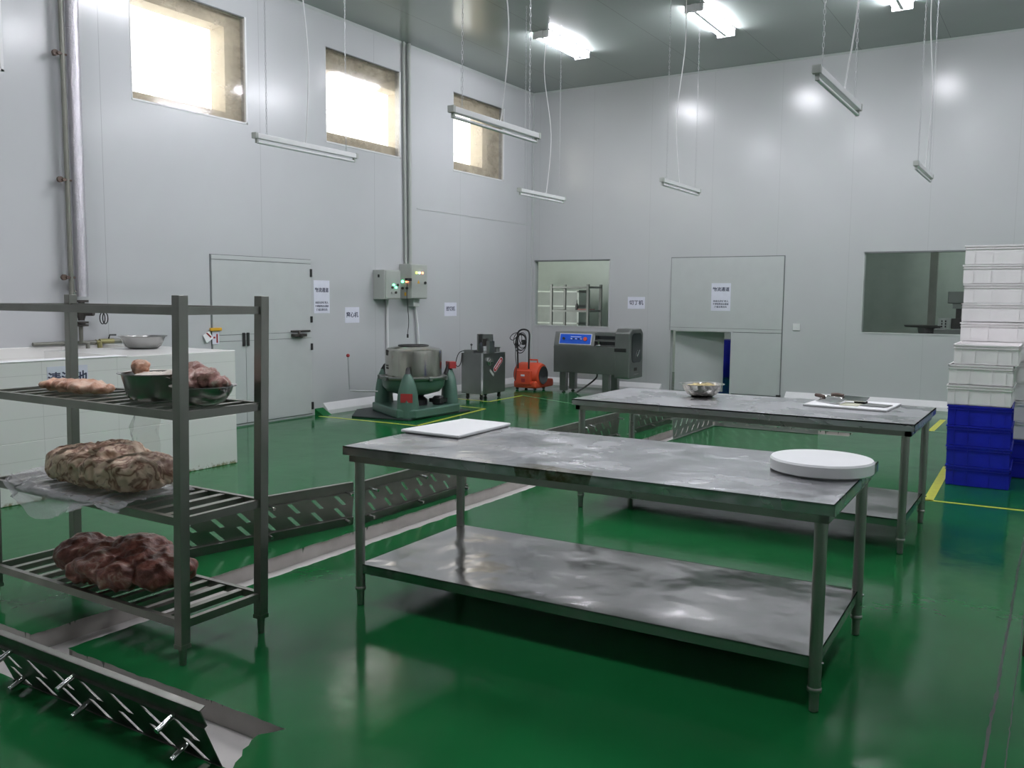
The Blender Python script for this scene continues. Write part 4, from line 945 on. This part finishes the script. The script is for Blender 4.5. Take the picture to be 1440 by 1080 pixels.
wlab = ['lowest white crate of the front stack, directly on the blue ones', 'middle white crate of the three on the front stack', 'topmost white crate of the lower front stack, standing out from the tall stack']
for k in range(7):
    z = .001 + k * H_; jx = fx[k] + .01; y = 8.42
    if k < 4:
        lab = 'blue plastic crate, %s in the front stack' % ordn[k]
        if not blue: blue = crate(M['blue_crate'], lab, (jx, y, z), .02, 'stacked crates at right')
        else: c = dup(blue, (jx, y, z), .02 + .01 * math.sin(k * 3), lab, 'stacked crates at right')
    else:
        lab = wlab[k - 4]
        if not white: white = crate(M['white_crate'], lab, (jx, y, z), .0, 'stacked crates at right')
        else: c = dup(white, (jx, y, z), .01, lab, 'stacked crates at right')
bb = None; ww = None
for k in range(12):
    z = .001 + k * H_; x_ = -.455 + .006 * math.sin(k * 2.3) - .003 * (12 - k) * 0; y = 8.99
    if k < 2:
        lab = 'blue crate at the base of the tall rear stack, ' + ('on the floor' if k == 0 else 'under the white crates')
        if not bb: bb = thing('stacking_crate', lab, 'crate', (x_, y, z), 0, 'stacked crates at right'); crate_parts(bb, M['blue_crate'], .66, .46, .166)
        else: dup(bb, (x_, y, z), .0, lab, 'stacked crates at right')
    else:
        nm = {11: 'topmost white crate of the tall stack', 10: 'white crate of the tall stack, second from the top', 9: 'white crate of the tall stack, third from the top', 8: 'white crate of the tall stack, fourth from the top', 7: 'white crate of the tall stack, fifth from the top'}
        lab = nm.get(k, 'white crate in the tall rear stack, mostly hidden by the front stack')
        if not ww: ww = thing('stacking_crate', lab, 'crate', (x_, y, z), 0, 'stacked crates at right'); crate_parts(ww, M['white_crate'], .66, .46, .166)
        else: dup(ww, (x_, y, z), .008 * math.sin(k * 1.7), lab, 'stacked crates at right')

# ------------------------------------------------------------------ drain covers standing on edge
def drain_cover(label, loc, rz, L=1.2, lean=-8, m=None, pins=(.05, .58, 1.14), group='drain covers propped on edge', pinside=1, slope=1, low=.045, rows=((.064, .134), (.149, .218)), z0=.055):
    """local x = length, local +y... visible side faces -y local, z up"""
    m = m or M['grate']
    t = thing('drain_cover', label, 'drain cover', loc, rz, group)
    Hh = .29; T = Matrix.Rotation(math.radians(-lean), 4, 'X')
    # slotted web: build as grid of cells with slanted slots cut out
    z1 = .225
    mb = MB(); yw = .0
    def band(za, zb, y): mb.box(0, L, y - .0015, y + .0015, za, zb, T)
    # solid strips above / between / below the slot rows
    zs = [z0, rows[0][0], rows[0][1], rows[1][0], rows[1][1], z1]
    band(zs[0], zs[1], yw); band(zs[2], zs[3], yw); band(zs[4], zs[5], yw)
    per = .172; sw_ = .030 if m is M['grate'] else .038; sl = .072 * slope
    for ri, (a, b) in enumerate(rows):
        off_ = .0 if ri else .004; xs = -per + off_; prev = None; edges = []
        x = off_ + .03
        cuts = []
        while x < L - .12:
            cuts.append(x); x += per
        start0 = start1 = 0.0
        for cxx in cuts + [None]:
            e0 = e1 = L
            if cxx is not None: e0, e1 = (cxx + sl, cxx) if slope > 0 else (cxx - 0, cxx - sl)
            vs = []
            for yy in (yw - .0015, yw + .0015):
                vs += [T @ Vector((start0, yy, a)), T @ Vector((e0, yy, a)), T @ Vector((e1, yy, b)), T @ Vector((start1, yy, b))]
            mb.add(vs, [(0, 1, 2, 3), (7, 6, 5, 4), (0, 4, 5, 1), (1, 5, 6, 2), (2, 6, 7, 3), (3, 7, 4, 0)])
            if cxx is not None: start0, start1 = e0 + sw_, e1 + sw_
    # folds and edge flanges: rims stand a little behind the web
    mb.box(0, L, -.002, .014, z1 - .0015, z1 + .0015, T); mb.box(0, L, .010, .014, z1, Hh, T); mb.box(0, L, .010, .034, Hh - .003, Hh, T)
    mb.box(0, L, -.02, .002, z0 - .0015, z0 + .0015, T); mb.box(0, L, -.02, -.016, .002, z0, T); mb.box(0, L, -.018, .02, .0, .003, T)
    mb.build('plate', m, t)
    for p in pins:
        for zz in (.235, low):
            y_ = 0 if zz > .1 else -.016
            MB().tube([T @ Vector((p * L / 1.2, y_ - 0.0, zz)), T @ Vector((p * L / 1.2, y_ - (.072 if zz > .1 else .05), zz))], .010, 12).build('foot_pin', M['chrome'] if zz > .1 else M['leg'], t, smooth=True)
    return t
R90 = PI / 2
a1 = math.atan2(4.40 - 3.19, -3.985 + 4.27)
drain_cover('slotted steel drain cover on edge beside the trench, seen through the rack', (-4.27, 3.19, .001), a1, 1.22)
drain_cover('slotted drain cover on edge, seen below the left end of the front table', (-3.955, 4.44, .001), R90, 1.22)
drain_cover('slotted steel drain cover on edge whose rail shows between the two tables', (-4.10, 6.72, .001), R90, 1.2)
drain_cover('short slotted drain cover on edge behind the left leg of the rear table', (-4.11, 7.95, .001), R90, .83, pins=(.12, 1.12))
drain_cover('slotted drain cover on edge at the far end of the long trench, left side', (-4.10, 9.06, .001), R90, 1.25)
drain_cover('large slotted steel drain cover on edge in the bottom left corner of the photo', (-3.455, 1.85, -.05), 0, 1.22, lean=-23, pins=(.12, .52, 1.06), slope=1, low=.105)
drain_cover('grey slotted drain cover on edge along the right side of the far trench', (-3.55, 9.02, .001), R90, 1.28, lean=3, m=M['grate2'], pins=(), slope=-1, rows=((.035, .095), (.13, .20)), z0=.008)
drain_cover('grey slotted drain cover on edge, facing the camera under the rear table', (-3.54, 10.33, .001), 0, 1.22, lean=3, m=M['grate2'], pins=(), slope=-1, rows=((.035, .095), (.13, .20)), z0=.008)
o = MB().box(-.075, -.01, 4.30, 4.36, .0012, .16).build('metal_post', M['rust'], None, .004); tag(o, 'brown metal post end cut off by the right edge of the photo', 'post')

# ------------------------------------------------------------------ things seen through the back windows
rk = thing('wire_rack', 'grey storage rack seen through the left window of the back wall', 'rack', (-8.58, 15.2, 0))
for x_ in (0, .80):
    for y_ in (0, .55): MB().box(x_ - .022, x_ + .022, y_ - .022, y_ + .022, .001, 1.80).build('post', M['far_rack'], rk)
for z in (.35, .80, 1.30, 1.76): MB().box(0, .8, -.012, .012, z - .035, z).box(0, .8, .538, .562, z - .035, z).box(-.012, .012, 0, .55, z - .035, z).box(.788, .812, 0, .55, z - .035, z).box(0, .8, 0, .55, z - .02, z - .016).build('shelf', M['far_rack'], rk)
bowl('steel_basin', 'wide steel basin seen at the bottom of the left back window', (-8.10, 15.45, .802), .20, .13, M['bowl'], .6, 'basin')
bowl('steel_basin', 'small steel basin left of the wide one behind the left back window', (-8.40, 15.4, .802), .09, .09, M['bowl'], .6, 'basin')
tag(MB().box(-8.05, -7.83, 15.3, 15.6, 1.302, 1.325).build('red_tray', M['red_dark']), 'small red tray on the middle shelf behind the left back window', 'tray')
tag(MB().lathe([(.03, 0), (.035, .05), (.03, .10), (.01, .13), (.006, .2)], 14, (-8.12, 15.4, 1.302)).build('bottle', M['black'], None, smooth=True), 'small black bottle on the rack behind the left back window', 'bottle')
rk2 = thing('plate_rack', 'tall grey cabinet behind the rack in the left back window', 'rack', (-9.9, 16.2, 0))
MB().box(.04, 1.36, .01, .03, .1, 1.66).build('door', M['cab'], rk2)
for z in (.3, .65, 1.0, 1.35, 1.65): MB().box(0, 1.4, 0, .5, z, z + .03).build('shelf', M['room_dim'], rk2)
for x_ in (0, 1.36): MB().box(x_, x_ + .04, 0, .5, .001, 1.7).build('side', M['room_dim'], rk2)
bg = thing('plastic_canister', 'pale translucent canister behind the left back window', 'container', (-8.9, 14.9, .0))
MB().lathe([(.11, .001), (.11, .85), (.05, .98), (.03, 1.02)], 18).build('body', M['white'], bg, smooth=True); MB().lathe([(.045, 1.02), (.045, 1.05)], 14).build('cap', M['iron'], bg)
o = MB().box(-8.42, -8.36, 14.55, 14.56, 1.4, 1.5).v
o = MB().box(-9.58, -9.44, YE - .012, YE - .001, 1.25, 1.45).build('wall_switch', M['white']); tag(o, 'white switch plate on the far wall seen at the left of the left back window', 'switch')
bd = MB().lathe([(.26, .001), (.29, .05), (.30, .66), (.27, .74), (.0, .74)], 28, (-5.66, 17.22, 0)).build('blue_barrel', M['blue_crate'], None, smooth=True); tag(bd, 'blue plastic barrel glimpsed through the gap of the pass door', 'barrel')
o = MB().box(-1.92, -1.81, 15.9, 16.0, .001, 2.9, Matrix.Translation((0, 0, 0))).build('steel_column', M['rack']); tag(o, 'dark vertical column seen through the right back window', 'column')
sl = thing('slicing_machine', 'food machine with a bright slotted plate behind the right back window', 'machine', (0, 0, 0))
MB().box(-1.68, -.9, 14.7, 15.3, .85, 1.12).build('bench_body', M['machine'], sl, .01); 
for x_ in (-1.64, -.95):
    for y_ in (14.75, 15.25): MB().box(x_ - .03, x_ + .03, y_ - .03, y_ + .03, .001, .85).build('leg', M['machine'], sl)
MB().lathe([(.32, .0), (.34, .03), (.15, .02), (.12, -.12)], 28, (-1.80, 15.0, 1.13)).build('dish', M['iron'], sl, smooth=True)
MB().box(-1.56, -.95, 14.9, 15.2, 1.12, 1.27).build('slotted_housing', M['iron'], sl, .005)
pl = MB().lathe([(.09, 0), (.09, .165)], 28, (-1.55, 14.83, 1.11)).build('slotted_plate', M['white'], sl, smooth=True)
mb = MB()
for x_ in (-1.575, -1.525):
    for z in (1.14, 1.18, 1.22): mb.box(x_ - .008, x_ + .008, 14.72, 14.745 + (.01 if x_ != -1.545 else 0), z, z + .025)
mb.build('slots', M['black'], sl)
MB().box(-1.53, -1.0, 14.9, 15.2, 1.50, 1.68).build('motor_head', M['machine'], sl, .01); MB().box(-1.47, -1.1, 14.95, 15.15, 1.42, 1.50).build('gearbox', M['room_dim'], sl, .01)
MB().box(-1.42, -1.35, 15.0, 15.08, 1.25, 1.42).box(-1.24, -1.17, 15.0, 15.08, 1.25, 1.42).build('support', M['iron'], sl)

# ------------------------------------------------------------------ camera, world, view
f_px = 1243.9; yaw, pitch, roll = (math.radians(v) for v in (31.939, 5.538, .499))
F = Vector((-math.sin(yaw) * math.cos(pitch), math.cos(yaw) * math.cos(pitch), -math.sin(pitch)))
r = Vector((math.cos(yaw), math.sin(yaw), 0)); u = r.cross(F)
r2 = r * math.cos(roll) + u * math.sin(roll); u2 = -r * math.sin(roll) + u * math.cos(roll)
cam = bpy.data.cameras.new('camera'); cam.sensor_width = 36; cam.lens = 36 * f_px / 1440; cam.clip_end = 60
co = bpy.data.objects.new('camera', cam); C.objects.link(co)
co.matrix_world = Matrix(((r2.x, u2.x, -F.x, 0), (r2.y, u2.y, -F.y, 0), (r2.z, u2.z, -F.z, 1.52), (0, 0, 0, 1)))
S = bpy.context.scene; S.camera = co
w = bpy.data.worlds.new('sky'); S.world = w; w.use_nodes = True
bgn = w.node_tree.nodes['Background']; bgn.inputs[0].default_value = (1.0, .985, .96, 1); bgn.inputs[1].default_value = 4.5
S.view_settings.view_transform = 'Standard'; S.view_settings.look = 'None'; S.view_settings.exposure = 0; S.view_settings.gamma = 1; S.view_settings.use_curve_mapping = False
S.cycles.use_denoising = True; S.cycles.max_bounces = 8; S.cycles.diffuse_bounces = 4; S.cycles.glossy_bounces = 4; S.cycles.transparent_max_bounces = 10; S.cycles.sample_clamp_indirect = 6
S.cycles.caustics_reflective = False; S.cycles.caustics_refractive = False
